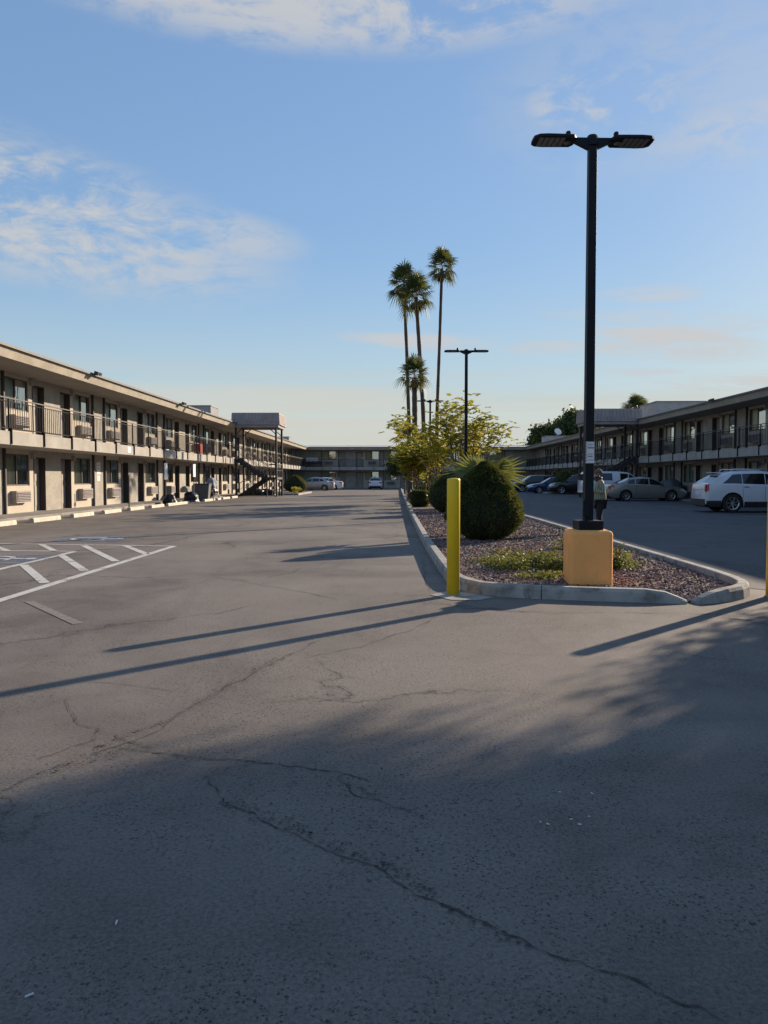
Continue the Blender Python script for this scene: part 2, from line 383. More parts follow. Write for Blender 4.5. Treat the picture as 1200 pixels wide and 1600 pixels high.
M['agave'] = leafmat('agave leaves', (.10,.13,.11), (.16,.19,.16), .05, 2)
M['tyre'] = pm('tyre', (.018,.018,.019), .85, .2, 8)
M['rim'] = pm('rim', (.55,.55,.58), .28, .05, 5, metal=.85)
M['under'] = pm('underbody', (.012,.012,.013), .9, .2, 5)
M['plastic'] = pm('dark plastic', (.03,.03,.033), .6, .2, 8)
M['carglass'] = glassmat('car glass', (.10,.12,.14), .10, .02)
M['carglass_base'] = pm('car glass dark', (.012,.014,.018), .06, 0, 1, spec=.8)
M['redlight'] = pm('tail light', (.50,.015,.015), .2, .1, 20, coat=.6)
M['headlight'] = pm('head light', (.55,.58,.62), .12, .1, 20, coat=.6)
M['chrome'] = pm('chrome', (.7,.7,.72), .15, 0, 1, metal=1)
def carpaint(name, col, metal=.3): return pm(name, col, .32, .04, 1.5, metal=metal, coat=.7, spec=.5)
# ridged shingle siding for the stair canopies
def shingle():
    m = bpy.data.materials.new('canopy shingles'); m.use_nodes = True; g = NT(m.node_tree); b = g.n['Principled BSDF']
    tc = g.add('ShaderNodeTexCoord'); n = g.noise(tc.outputs['Object'], 1.7, 5, .6)
    g.l.new(g.mix(g.ramp(n, .3, .7), (.27,.225,.225), (.36,.305,.29)), b.inputs['Base Color']); b.inputs['Roughness'].default_value = .75
    return m
M['shingle'] = shingle()

# ------------------------------------------------------------------ GROUND
mb = MB(); S_ = 2500
mb.quad((-S_,-S_,0),(S_,-S_,0),(S_,S_,0),(-S_,S_,0)); tag(mb.build('ground', M['asphalt']), kind='structure')
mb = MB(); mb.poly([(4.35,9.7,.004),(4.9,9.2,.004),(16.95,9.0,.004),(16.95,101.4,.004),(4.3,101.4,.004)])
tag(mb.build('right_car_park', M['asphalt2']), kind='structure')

def ribbon(mb, pts, w, z, jitter=0., rnd=random):
    """flat strip on the ground along world points; w may vary per point"""
    P = [Vector((p[0], p[1], 0)) for p in pts]; L = []; Rr = []
    for i, p in enumerate(P):
        d = (P[min(i+1,len(P)-1)]-P[max(i-1,0)]).normalized(); n = Vector((-d.y, d.x, 0))
        ww = (w[i] if hasattr(w, '__len__') else w)/2*(1+rnd.uniform(-jitter, jitter))
        L.append(p+n*ww); Rr.append(p-n*ww)
    n0 = len(mb.v)
    for a, b in zip(L, Rr): mb.v += [(a.x,a.y,z),(b.x,b.y,z)]
    for i in range(len(P)-1): mb.f.append((n0+2*i, n0+2*i+1, n0+2*i+3, n0+2*i+2)); mb.mi.append(mb.cur)
def pline(mb, a, b, w, z=.004, n=6):
    a = gp(*a); b = gp(*b); ribbon(mb, [a.lerp(b, i/n) for i in range(n+1)], w, z)
# painted lines, left side
mb = MB()
for a, b, w in [((-60,957),(272,853.5),.13), ((-60,848.5),(272,853.5),.10), ((-60,860.5),(117,861.5),.10), ((-40,899),(117,862),.12),
                ((37,883),(70,911),.13), ((95,867),(132,892),.13), ((131,852.5),(181,877),.13), ((195,852.5),(229,866),.13),
                ((-22,849),(12,860.5),.12), ((64,850.5),(86,861.5),.12)]: pline(mb, a, b, w, .0045 if w < .125 else .004)
tag(mb.build('hatched_parking_marking', M['line']), kind='structure')
mb = MB()
for a, b, w in [((-60,830.5),(240,834.5),.10), ((60,819.5),(290,824.5),.10), ((150,812),(325,815),.09), ((176,805),(352,808.5),.10), ((225,799.5),(345,801.5),.08), ((0,843),(240,838),.06),
                ((342,785),(349,788.5),.12), ((367,785),(376,788.5),.12), ((392,785.5),(404,788.5),.12), ((415,785.5),(428,789),.12), ((428,789),(442,785.5),.12),
                ((315,783.5),(440,784.5),.08), ((330,791),(380,792),.08)]: pline(mb, a, b, w)
tag(mb.build('parking_bay_marking', M['line_f']), kind='structure')
mb = MB()
for a, b in [((960,785.5),(1002,785.8)), ((1029,791),(1065,791.3)), ((1067,796),(1105,796.5)), ((1160,807),(1260,808)), ((900,780),(940,780.5))]: pline(mb, a, b, .11, .008)
tag(mb.build('right_bay_marking', M['line']), kind='structure')
mb = MB(); pline(mb, (45,940), (122,975), .10, .004, 24); tag(mb.build('faded_marking', M['ghost']), kind='structure')
# accessible bay symbols
def symbol(cx, cy, s, rz, name):
    mb = MB(); mb.cur = 0; M0 = Matrix.Translation((cx, cy, 0)) @ Matrix.Rotation(rz, 4, 'Z')
    def P(x, y, z): return M0 @ Vector((x*s, y*s, z))
    mb.quad(P(-.5,-.5,.0085), P(.5,-.5,.0085), P(.5,.5,.0085), P(-.5,.5,.0085))
    mb.cur = 1; z = .0125
    def arc(x, y, r, a0, a1, w, n=14):
        for i in range(n):
            t0 = R(a0+(a1-a0)*i/n); t1 = R(a0+(a1-a0)*(i+1)/n)
            mb.quad(P(x+(r-w)*math.cos(t0), y+(r-w)*math.sin(t0), z), P(x+r*math.cos(t0), y+r*math.sin(t0), z), P(x+r*math.cos(t1), y+r*math.sin(t1), z), P(x+(r-w)*math.cos(t1), y+(r-w)*math.sin(t1), z))
    arc(-.03, -.10, .27, 110, 360, .065); arc(-.02, .37, .065, 0, 360, .064)
    def st(a, b, w):
        a = Vector((*a, 0)); b = Vector((*b, 0)); d = (b-a).normalized(); n = Vector((-d.y, d.x, 0))*w/2
        mb.quad(P(*(a+n).xy, z), P(*(a-n).xy, z), P(*(b-n).xy, z), P(*(b+n).xy, z))
    st((-.02,.29), (.0,-.06), .075); st((.0,.16), (.17,.155), .055); st((.0,-.03), (.17,-.045), .065); st((.17,-.07), (.27,-.33), .065); st((.25,-.32), (.34,-.29), .055)
    tag(mb.build(name, [M['blue_paint'], M['line']]), kind='structure')
q = gp(5, 874); symbol(q.x-.1, q.y, 1.5, R(-90), 'accessible_bay_symbol')
q = gp(148, 842.5); symbol(q.x, q.y, 1.5, R(-90), 'accessible_bay_symbol')

# cracks that the photograph shows, as jagged lines in the surface
rc = random.Random(3)
def crack(mb, pix, w, step=.018, amp=.02):
    W = [gp(*p) for p in pix]; pts = []
    for a, b in zip(W[:-1], W[1:]):
        n = max(1, int((b-a).length/step))
        for i in range(n):
            p = a.lerp(b, i/n); q = mnoise.noise_vector(Vector((p.x*4, p.y*4, w*100)))*amp*2.4 + mnoise.noise_vector(Vector((p.x*19, p.y*19, 3)))*amp*.9 + mnoise.noise_vector(Vector((p.x*70, p.y*70, 5)))*min(amp,.03)*.35
            pts.append(Vector((p.x+q.x, p.y+q.y, 0)))
    pts.append(W[-1])
    ws = [w*(.15+1.9*abs(mnoise.noise(Vector((p.x*16, p.y*16, 9))))) * (1 if 1 < i < len(pts)-2 else .3) for i, p in enumerate(pts)]
    ribbon(mb, pts, ws, .004)
mb = MB()
crack(mb, [(120,1165),(200,1172),(290,1182),(360,1188),(460,1198),(520,1206),(580,1222)], .011)
crack(mb, [(530,1222),(560,1240),(600,1252),(640,1272)], .010)
crack(mb, [(345,1258),(395,1270),(410,1285),(450,1305),(520,1335),(600,1365),(650,1395),(700,1420),(760,1455),(830,1478),(900,1505),(960,1525),(1020,1555),(1080,1575),(1150,1600),(1230,1625)], .009)
crack(mb, [(100,1090),(112,1120),(150,1145),(200,1160),(245,1172)], .008)
crack(mb, [(145,1135),(150,1160),(110,1170),(60,1190)], .006)
crack(mb, [(325,1220),(330,1240),(345,1258)], .006)
crack(mb, [(0,1235),(60,1210),(140,1180),(200,1160),(250,1140),(300,1105),(350,1075),(400,1050),(440,1028),(470,1015),(520,990)], .008, .07)
crack(mb, [(100,1062),(170,1068),(260,1078),(310,1085)], .006, .08)
crack(mb, [(1060,1022),(1080,1024),(1110,1029),(1135,1032)], .014)
crack(mb, [(720,948),(800,955),(900,957),(1000,958),(1100,960),(1200,966)], .013, .09)
crack(mb, [(1130,966),(1170,970),(1200,976),(1230,980)], .03)
crack(mb, [(600,1002),(700,1012),(800,1022),(900,1026)], .006, .1)
crack(mb, [(660,870),(664,900),(672,925)], .02, .1)
crack(mb, [(380,1090),(480,1096),(600,1090)], .005, .1)
crack(mb, [(0,862),(200,858),(330,833),(480,824),(640,819)], .05, .4, .05)
crack(mb, [(330,900),(400,912),(470,925),(530,938)], .02, .2, .04)
0 and crack(mb, [(310,890),(330,870),(380,858),(430,850),(442,847),(420,843)], .03, .3, .05)
crack(mb, [(690,960),(640,985),(560,1010),(470,1030)], .012, .1)
crack(mb, [(360,872),(500,871),(620,872)], .02, .3)
tag(mb.build('asphalt_crack', M['crack']), kind='structure')
mb = MB()
def wear(pix, ws):
    """crumbled edge: many small dark chips gathered round a crack"""
    W = [gp(*p) for p in pix]
    for k, (a, b) in enumerate(zip(W[:-1], W[1:])):
        L = (b-a).length; d = (b-a)/L; nv = Vector((-d.y, d.x, 0))
        for i in range(int(L*(2300*(ws[k]+ws[k+1])/2+40))):
            u = rc.random(); wd = ws[k]+(ws[k+1]-ws[k])*u; c = a.lerp(b, u)+nv*rc.gauss(0, wd*.42); s_ = rc.uniform(.003,.009)*(1 if rc.random() < .93 else 1.7); m = rc.randint(4, 6); a0 = rc.random()*6; sq = rc.uniform(.4,1); 
            mb.poly([(c.x+s_*rc.uniform(.6,1.2)*math.cos(a0+6.283*j/m), c.y+s_*sq*rc.uniform(.6,1.2)*math.sin(a0+6.283*j/m), .006) for j in range(m)])
wear([(0,1240),(60,1212),(150,1182),(215,1160)], [.02,.05,.13,.1]); wear([(150,1170),(200,1150),(260,1128),(320,1095),(380,1060),(440,1028),(455,1022)], [.02,.08,.04,.06,.14,.08,.01])
wear([(345,1252),(400,1270),(470,1295),(540,1330),(600,1358),(640,1372),(680,1405)], [.02,.10,.05,.07,.06,.08,.02])
wear([(690,1415),(760,1448),(800,1468),(830,1480)], [.01,.03,.05,.01])
wear([(530,1215),(550,1232),(600,1248)], [.01,.05,.01]); wear([(640,1265),(660,1278)], [.04,.01])
tag(mb.build('crumbled_asphalt', M['crack']), kind='structure')
# small pale chips and scraps on the ground
mb = MB()
for (px, py) in [(875,1239),(925,1241),(845,1286),(856,1289),(893,1281),(905,1289),(920,1277)]:
    p = gp(px, py); k = rc.randint(5, 7); a0 = rc.random()
    mb.poly([(p.x+.008*rc.uniform(.3,1.4)*math.cos(a0+6.283*i/k), p.y+.010*rc.uniform(.3,1.4)*math.sin(a0+6.283*i/k), .0045) for i in range(k)])
tag(mb.build('paint_spot', M['line']), kind='structure')
for i, (px, py, lab) in enumerate([(46,1557,'tiny white paper scrap near the lower left corner of the lot'), (182,1443,'tiny white paper scrap lying alone on shaded asphalt')]):
    p = gp(px, py); mb = MB(); a = R(40+60*i)
    mb.cbox((0,0,.003), (.022,.004,.004), a); o = mb.build('paper_scrap', M['paper'], loc=(p.x,p.y,.001)); tag(o, lab, 'litter')

# ------------------------------------------------------------------ ISLAND
OUT = [(.30,94.0),(.33,60),(.42,30),(.47,22),(.50,17.4),(.54,14.6),(.60,11.6),(.64,10.3),(.70,9.75),(.80,9.38),(.95,9.1),(1.2,8.92),(1.6,8.76),(2.2,8.62),(2.75,8.52),(2.95,8.48),(3.08,8.45),(3.17,8.43)]
OUT2 = [(3.27,8.44),(3.36,8.45),(3.52,8.50),(3.72,8.62),(3.95,8.80),(4.12,9.02),(4.24,9.30),(4.31,9.7),(4.35,10.4),(4.35,16),(4.33,30),(4.3,60),(4.3,94),(4.1,94.6),(3.6,95),(1.0,95),(.5,94.7),(.30,94.0)]
def kerb(mb, pts, hs, w=.15):
    P = [Vector((*p, 0)) for p in pts]; rings = []
    for i, p in enumerate(P):
        d = (P[min(i+1,len(P)-1)]-P[max(i-1,0)]).normalized(); n = Vector((-d.y, d.x, 0)); h = hs[i]   # n points into the island
        sec = [(0,-.02),(0.012,h*.75),(.035,h),(w-.015,h),(w,h-.012),(w,-.02)]
        k = len(mb.v); mb.v += [tuple(p+n*a+Vector((0,0,b))) for a, b in sec]; rings.append(k)
    for a, b in zip(rings[:-1], rings[1:]):
        for j in range(5): mb.f.append((a+j, b+j, b+j+1, a+j+1)); mb.mi.append(mb.cur)
    for r0, fl in ((rings[0], 0), (rings[-1], 1)):
        q = tuple(r0+j for j in range(6)); mb.f.append(q if fl else q[::-1]); mb.mi.append(mb.cur)
def densify(pts, hs, step=2.85):
    return pts, hs
HS = [.145]*15+[.12,.07,.03]
HS2 = [.03,.065,.115,.14]+[.145]*14
mb = MB()
# run in separate cast lengths with narrow joints
def cast(pts, hs):
    P = [Vector(p) for p in pts]; acc = 0; seg = [pts[0]]; sh = [hs[0]]; out = []
    for i in range(1, len(P)):
        a, b = P[i-1], P[i]; L = (b-a).length; pos = 0
        while acc + (L-pos) > 3.05:
            pos += 3.05-acc; t = pos/L; q = a.lerp(b, t); hh = hs[i-1]+(hs[i]-hs[i-1])*t
            seg.append(tuple(q)); sh.append(hh); out.append((seg, sh))
            q2 = a.lerp(b, min(1, (pos+.012)/L)); seg = [tuple(q2)]; sh = [hh]; pos += .012; acc = 0
        acc += L-pos; seg.append(pts[i]); sh.append(hs[i])
    if len(seg) > 1: out.append((seg, sh))
    for s_, h_ in out:
        s2 = [s_[0]]; h2 = [h_[0]]
        for k in range(1, len(s_)):
            if (Vector(s_[k])-Vector(s2[-1])).length > .02: s2.append(s_[k]); h2.append(h_[k])
        if len(s2) > 1: kerb(mb, s2, h2)
cast(OUT, HS); cast(OUT2, HS2)
tag(mb.build('island_kerb', M['concrete']), kind='structure')
# gravel bed inside
inner = [(p[0]+.14, p[1]) for p in OUT[:8]]+[(.84,9.85),(.93,9.5),(1.05,9.25),(1.25,9.06),(1.62,8.90),(2.2,8.76),(2.75,8.66),(3.15,8.56),(3.27,8.56),(3.5,8.64),(3.66,8.75),(3.86,8.92),(4.0,9.1),(4.10,9.35),(4.17,9.7),(4.21,10.4),(4.21,30),(4.16,94),(3.6,94.8),(1.0,94.8),(.46,94)]
def gz(x, y):
    """gravel level: low at the drain gap, mounded inside"""
    d = math.hypot(x-3.2, y-8.5); z = .045+.035*min(1, max(0, (y-9.2)/3)); return z*min(1, .15+d/.9)
bm = bmesh.new(); vs = [bm.verts.new((x, y, .02)) for x, y in inner]; f = bm.faces.new(vs)
bmesh.ops.triangulate(bm, faces=[f])
for yy in [8.8,9,9.2,9.5,9.8,10.2,10.8,11.5,12.5,14,16,20,26,34,50,70]:
    bmesh.ops.bisect_plane(bm, geom=bm.verts[:]+bm.edges[:]+bm.faces[:], plane_co=(0,yy,0), plane_no=(0,1,0))
for xx in [1,1.5,2,2.5,2.9,3.2,3.5,3.8]:
    bmesh.ops.bisect_plane(bm, geom=bm.verts[:]+bm.edges[:]+bm.faces[:], plane_co=(xx,0,0), plane_no=(1,0,0))
for v in bm.verts: v.co.z = gz(v.co.x, v.co.y)
bmesh.ops.recalc_face_normals(bm, faces=bm.faces)
me = bpy.data.meshes.new('gravel_bed'); bm.to_mesh(me); bm.free(); me.materials.append(M['gravelbed'])
o = bpy.data.objects.new('gravel_bed', me); C.objects.link(o); tag(o, kind='structure')
# loose stones
rg = random.Random(11)
def inside(x, y, poly):
    c = False; j = len(poly)-1
    for i in range(len(poly)):
        xi, yi = poly[i]; xj, yj = poly[j]
        if (yi > y) != (yj > y) and x < (xj-xi)*(y-yi)/(yj-yi)+xi: c = not c
        j = i
    return c
STONE = [pm('red gravel', (.22,.125,.10), .9, .2, 30), pm('pink gravel', (.28,.19,.165), .9, .2, 30), pm('dark gravel', (.065,.045,.045), .9, .2, 30), pm('pale gravel', (.48,.42,.38), .9, .15, 30)]
mb = MB()
ico = [(0,0,1)]+[(math.cos(a)*.9, math.sin(a)*.9, .25) for a in [0,1.257,2.513,3.77,5.03]]+[(math.cos(a+.6)*.8, math.sin(a+.6)*.8, -.5) for a in [0,1.257,2.513,3.77,5.03]]
n_ = 0
while n_ < 17000:
    u = rg.random(); y = 8.5+22*u**2.2; x = rg.uniform(.6, 4.3)
    if not inside(x, y, inner): continue
    r = rg.uniform(.010, .024)*(1+.03*(y-9)); z = gz(x, y)+r*.25; k = len(mb.v); a = rg.random()*6.28; ca, sa = math.cos(a), math.sin(a); sx, sy, sz = rg.uniform(.7,1.4), rg.uniform(.7,1.1), rg.uniform(.5,.9)
    for p in ico:
        q = (p[0]*sx*rg.uniform(.8,1.2), p[1]*sy*rg.uniform(.8,1.2), p[2]*sz)
        mb.v.append((x+r*(q[0]*ca-q[1]*sa), y+r*(q[0]*sa+q[1]*ca), z+r*q[2]))
    mi = rg.choices([0,1,2,3], [5,4,4,.45])[0]
    for i in range(5):
        j = (i+1) % 5; mb.f.append((k, k+1+i, k+1+j)); mb.f.append((k+1+i, k+6+i, k+1+j)); mb.f.append((k+1+j, k+6+i, k+6+j)); mb.mi += [mi]*3
    n_ += 1
tag(mb.build('gravel', STONE), 'reddish brown gravel covering the kerbed island', 'gravel', kind='stuff')
# concrete pad under the bollard
mb = MB(); pts = [gp(672,930),(gp(700,924)),(gp(728,925.5)),(gp(772,934)),(gp(745,939)),(gp(705,938))]
mb.poly([(p.x,p.y,.006) for p in pts][::-1]); tag(mb.build('bollard_footing', M['concrete']), kind='structure')

# ------------------------------------------------------------------ BOLLARDS
def bollard(x, y, label):
    t = empty('bollard', (x,y,0), 0, label, 'bollard', 'yellow bollards at the island corners')
    mb = MB(); r = .077
    mb.lathe([(r,0),(r,1.350),(r*.97,1.366),(r*.88,1.374),(r*.5,1.380),(.005,1.382)], 32); mb.build('sleeve', M['bollard'], t, True)
    mb = MB(); mb.lathe([(r+.012,0.004),(r+.010,.012),(r+.002,.016)], 28); mb.build('base_collar', M['concrete'], t, True)
    return t
pb = gp(708, 930); bollard(pb.x, pb.y, 'tall yellow bollard at the left corner of the gravel island')
bollard(4.355, 8.97, 'yellow bollard cut off by the right edge of the photo')

# ------------------------------------------------------------------ LAMP POSTS
def lamp_mesh_parts(t, zt, ped=None):
    """pole, crossarm and two flat heads; zt is the top of the pole"""
    mb = MB(); w = .056
    def sq(z, w): return [(-w,-w,z),(w,-w,z),(w,w,z),(-w,w,z)]
    z0 = ped if ped else 0
    n = len(mb.v); mb.v += sq(z0, .056)+sq(zt, .049)
    for i in range(4): mb.f.append((n+i, n+(i+1)%4, n+4+(i+1)%4, n+4+i)); mb.mi.append(0)
    mb.f.append((n+4,n+5,n+6,n+7)); mb.mi.append(0)
    mb.build('pole', M['blackmetal'], t, bevel=.006)
    mb = MB(); mb.lathe([(.075,zt-.06),(.075,zt+.04),(.055,zt+.07),(.01,zt+.075)], 12)
    for s in (-1, 1):
        mb.extrude([(-.035,0),(.035,0),(.035,.09),(-.035,.09)], 0, 0) if False else None
        P = [(s*.05,-.04,zt-.10),(s*.05,.04,zt-.10),(s*.05,.04,zt+.03),(s*.05,-.04,zt+.03),(s*.25,-.03,zt-.01),(s*.25,.03,zt-.01),(s*.25,.03,zt+.035),(s*.25,-.03,zt+.035)]
        k = len(mb.v); mb.v += P
        for q in ((0,1,5,4),(1,2,6,5),(2,3,7,6),(3,0,4,7),(4,5,6,7),(0,1,2,3)): mb.f.append(tuple(k+i for i in q)); mb.mi.append(0)
    mb.build('crossarm', M['blackmetal'], t, fixn=True)
    for s in (-1, 1):
        mb = MB(); z = zt+.0; out = []
        prof = [(.22,.09),(.26,.15),(.60,.16),(.70,.145),(.745,.10),(.75,.03)]      # x, half width
        top = [(x, hw) for x, hw in prof]
        pl = [(s*x, -hw) for x, hw in top]+[(s*x, hw) for x, hw in top[::-1]]
        if s < 0: pl = pl[::-1]
        n = len(mb.v); k = len(pl)
        mb.v += [(x, y, z-.012) for x, y in pl]+[(x, y, z+.018) for x, y in pl]+[(s*.48+(x-s*.48)*.90, y*.86, z+.032) for x, y in pl]
        for a in (0, k):
            for i in range(k): j = (i+1)%k; mb.f.append((n+a+i, n+a+j, n+a+k+j, n+a+k+i)); mb.mi.append(0)
        mb.f.append(tuple(n+i for i in range(k))[::-1]); mb.f.append(tuple(n+2*k+i for i in range(k))); mb.mi += [0,0]
        hd = mb.build('lamp_head', M['blackmetal'], t, fixn=True)
        mb = MB()
        for i in range(5):
            x = s*(.39+i*.066)
            mb.cbox((x, 0, z-.0155), (.052, .25, .005))
        mb.build('led_panel', M['ledpanel'], hd)
        mb = MB(); mb.lathe([(.03,z+.02),(.034,z+.06),(.034,z+.10),(.022,z+.118),(.004,z+.12)], 12, (s*.30,0,0)); mb.build('photocell', M['blackmetal'], hd, True); mb = MB(); mb.lathe([(.042,z-.03),(.042,z-.013)], 14, (s*.315,0,0)); mb.build('motion_sensor', M['ledlens'], hd, True)
M['ledpanel'] = pm('led panel', (.16,.16,.16), .35, .2, 30)
M['ledlens'] = pm('sensor lens', (.16,.16,.17), .3, .1, 30)
LX, LY = 2.41, 9.80
t = empty('lamp_post', (LX,LY,0), R(3), 'black twin-head lamp post on an orange concrete base, nearest the camera', 'lamp post', 'lamp posts in the island')
lamp_mesh_parts(t, 5.56, .73)
mb = MB(); mb.box(-.27,.27,-.27,.27,.02,.73); o = mb.build('pedestal', M['pedestal'], t, bevel=.05); o.rotation_euler = (0,0,R(-7))
mb = MB(); mb.box(-.155,.155,-.155,.155,.731,.845); mb.build('base_cover', M['blackmetal'], t, bevel=.008)
mb = MB(); mb.box(-.085,.0,-.085,-.063,.89,1.10); mb.build('hand_hole_cover', M['blackmetal'], t, bevel=.006)
mb = MB(); z1 = 1.38+(747-691)*LY/F; z0 = 1.38+(747-724)*LY/F; mb.cur = 0; mb.box(-.056,.052,-.0665,-.0635,z0,z1)
mb.cur = 1
rr = random.Random(5)
for i in range(7): mb.box(-.054,-.046,-.068,-.0666,z0+.02+i*.036,z0+.04+i*.036)
for zz, hh, ww in [(z1-.035,.006,.07),(z1-.055,.004,.05),(z1-.085,.016,.078),(z0+.115,.004,.07),(z0+.105,.004,.06),(z0+.078,.014,.06),(z0+.045,.004,.075),(z0+.033,.004,.07)]:
    x = -.035
    while x < -.035+ww:
        l = rr.uniform(.006,.014); mb.box(x, min(x+l, .048), -.068, -.0666, zz, zz+hh); x += l+.004
mb.build('notice_sheet', [M['paper'], M['ink']], t)
for Y, px, lab in [(26.4,728,'second black twin-head lamp post, rising behind the domed shrubs'), (43.3,672,'farthest twin-head lamp post, its head among the palm trunks')]:
    p = atY(px, 700, Y); t = empty('lamp_post', (p.x, Y, 0), R(1), lab, 'lamp post', 'lamp posts in the island'); lamp_mesh_parts(t, 5.68, .6)
    mb = MB(); mb.box(-.28,.28,-.28,.28,.03,.60); mb.build('pedestal', M['pedestal'], t, bevel=.035)

# ------------------------------------------------------------------ MOTEL WINGS
Z1, ZS0, ZS1, ZC, ZF = .12, 2.42, 2.84, 5.10, 5.42
PROTO = {}
def unit_protos():
    # window: frame with curtain and glass; local origin at opening centre bottom, wall face at y=0
    def window(kind):
        t = MB(); w, h = .90, 1.15
        t.box(-w, w, .05,.10, 0,.05); t.box(-w, w, .05,.10, h-.05,h); t.box(-w,-w+.05,.05,.10,.05,h-.05); t.box(w-.05,w,.05,.10,.05,h-.05); t.box(-.03,.03,.045,.105,.05,h-.05)
        f = t.build('window', M['frame'])
        g = MB(); g.quad((-w+.05,.078,.05),(-.03,.078,.05),(-.03,.078,h-.05),(-w+.05,.078,h-.05)); g.build('pane', M['screen'], f); g = MB(); g.quad((.03,.072,.05),(w-.05,.072,.05),(w-.05,.072,h-.05),(.03,.072,h-.05)); g.build('pane', M['glass'], f)
        c = MB(); n = 44; k = len(c.v)
        gap = {'a': (99,99), 'b': (.08,.9), 'c': (-.25,.2), 'd': (99,99)}[kind]
        for i in range(n):
            x0 = -w+2*w*i/n; x1 = -w+2*w*(i+1)/n
            if gap[0] < (x0+x1)/2 < gap[1]: continue
            y0 = .19+.025*math.sin(i*1.9); y1 = .19+.025*math.sin((i+1)*1.9); c.quad((x0,y0,.0),(x1,y1,.0),(x1,y1,h),(x0,y0,h))
        c.build('curtain', M['curtain2'] if kind == 'd' else M['curtain'], f)
        b = MB(); b.box(-w,w,.29,.30,0,h); b.build('room_shade_panel', M['under'], f)  # black panel stands in for the shade inside the unlit room
        return f
    for k in 'abcd': PROTO['win'+k] = window(k)
    t = MB(); t.cur = 0; t.box(-.48,.48,.25,.295,0,2.05)
    for (a, b, c_, d) in [(-.36,-.06,1.15,1.85),(.06,.36,1.15,1.85),(-.36,-.06,.2,.95),(.06,.36,.2,.95)]: t.box(a,b,.238,.2495,c_,d)
    d = t.build('door', M['door']); t = MB(); t.lathe([(.028,.17),(.03,.19),(.012,.2),(.012,.249)], 10, (.38,0,.98), 'Y'); t.build('handle', M['chrome'], d); t = MB(); t.box(.35,.41,.232,.237,1.18,1.26); t.build('deadbolt', M['chrome'], d); t = MB(); t.box(-.479,-.462,-.004,.249,0,2.048); t.box(.462,.479,-.004,.249,0,2.048); t.box(-.461,.461,-.004,.249,2.02,2.048); t.build('door_frame', M['trim'], d); PROTO['door'] = d
    t = MB(); t.cur = 0; t.box(-.54,.54,-.22,0,0,.43); t.cur = 1; t.box(-.50,.50,-.224,-.2201,.04,.39); t.cur = 0
    for i in range(6): t.cbox((0,-.236,.075+i*.058), (.99,.022,.020), rx=R(-35))
    PROTO['ac'] = t.build('air_conditioner', [M['ac'], M['acd']])
    t = MB(); t.box(-.07,.07,-.13,0,0,.22); PROTO['lamp'] = t.build('wall_lamp', M['ac'])
    t = MB(); w, h = .90, 1.15; X0, X1 = -1.20, .98        # infill around the window, door side at -x
    t.box(X0,-w,.012,.30,0,2.30); t.box(w,X1,.012,.30,0,2.30); t.box(-w,w,.012,.30,0,.98); t.box(-w,w,.012,.30,2.13,2.30); PROTO['infill'] = t.build('infill_panel', M['infill'])
    t = MB(); t.box(-.035,.035,-.10,0,0,2.30); PROTO['post'] = t.build('wall_post', M['trim'])
unit_protos()
for o in PROTO.values(): o.hide_render = False
used_proto = set()
def put(key, parent, x, y, z, mirror=False):
    """place a copy of a window, door or the like on a wing"""
    src = PROTO[key]
    if key not in used_proto: o = src; used_proto.add(key); link_child(o, parent)
    else: o = copy_tree(src, None); link_child(o, parent)
    o.location = (x, y, z)
    o.scale = (-1 if mirror else 1, 1, 1)
    return o
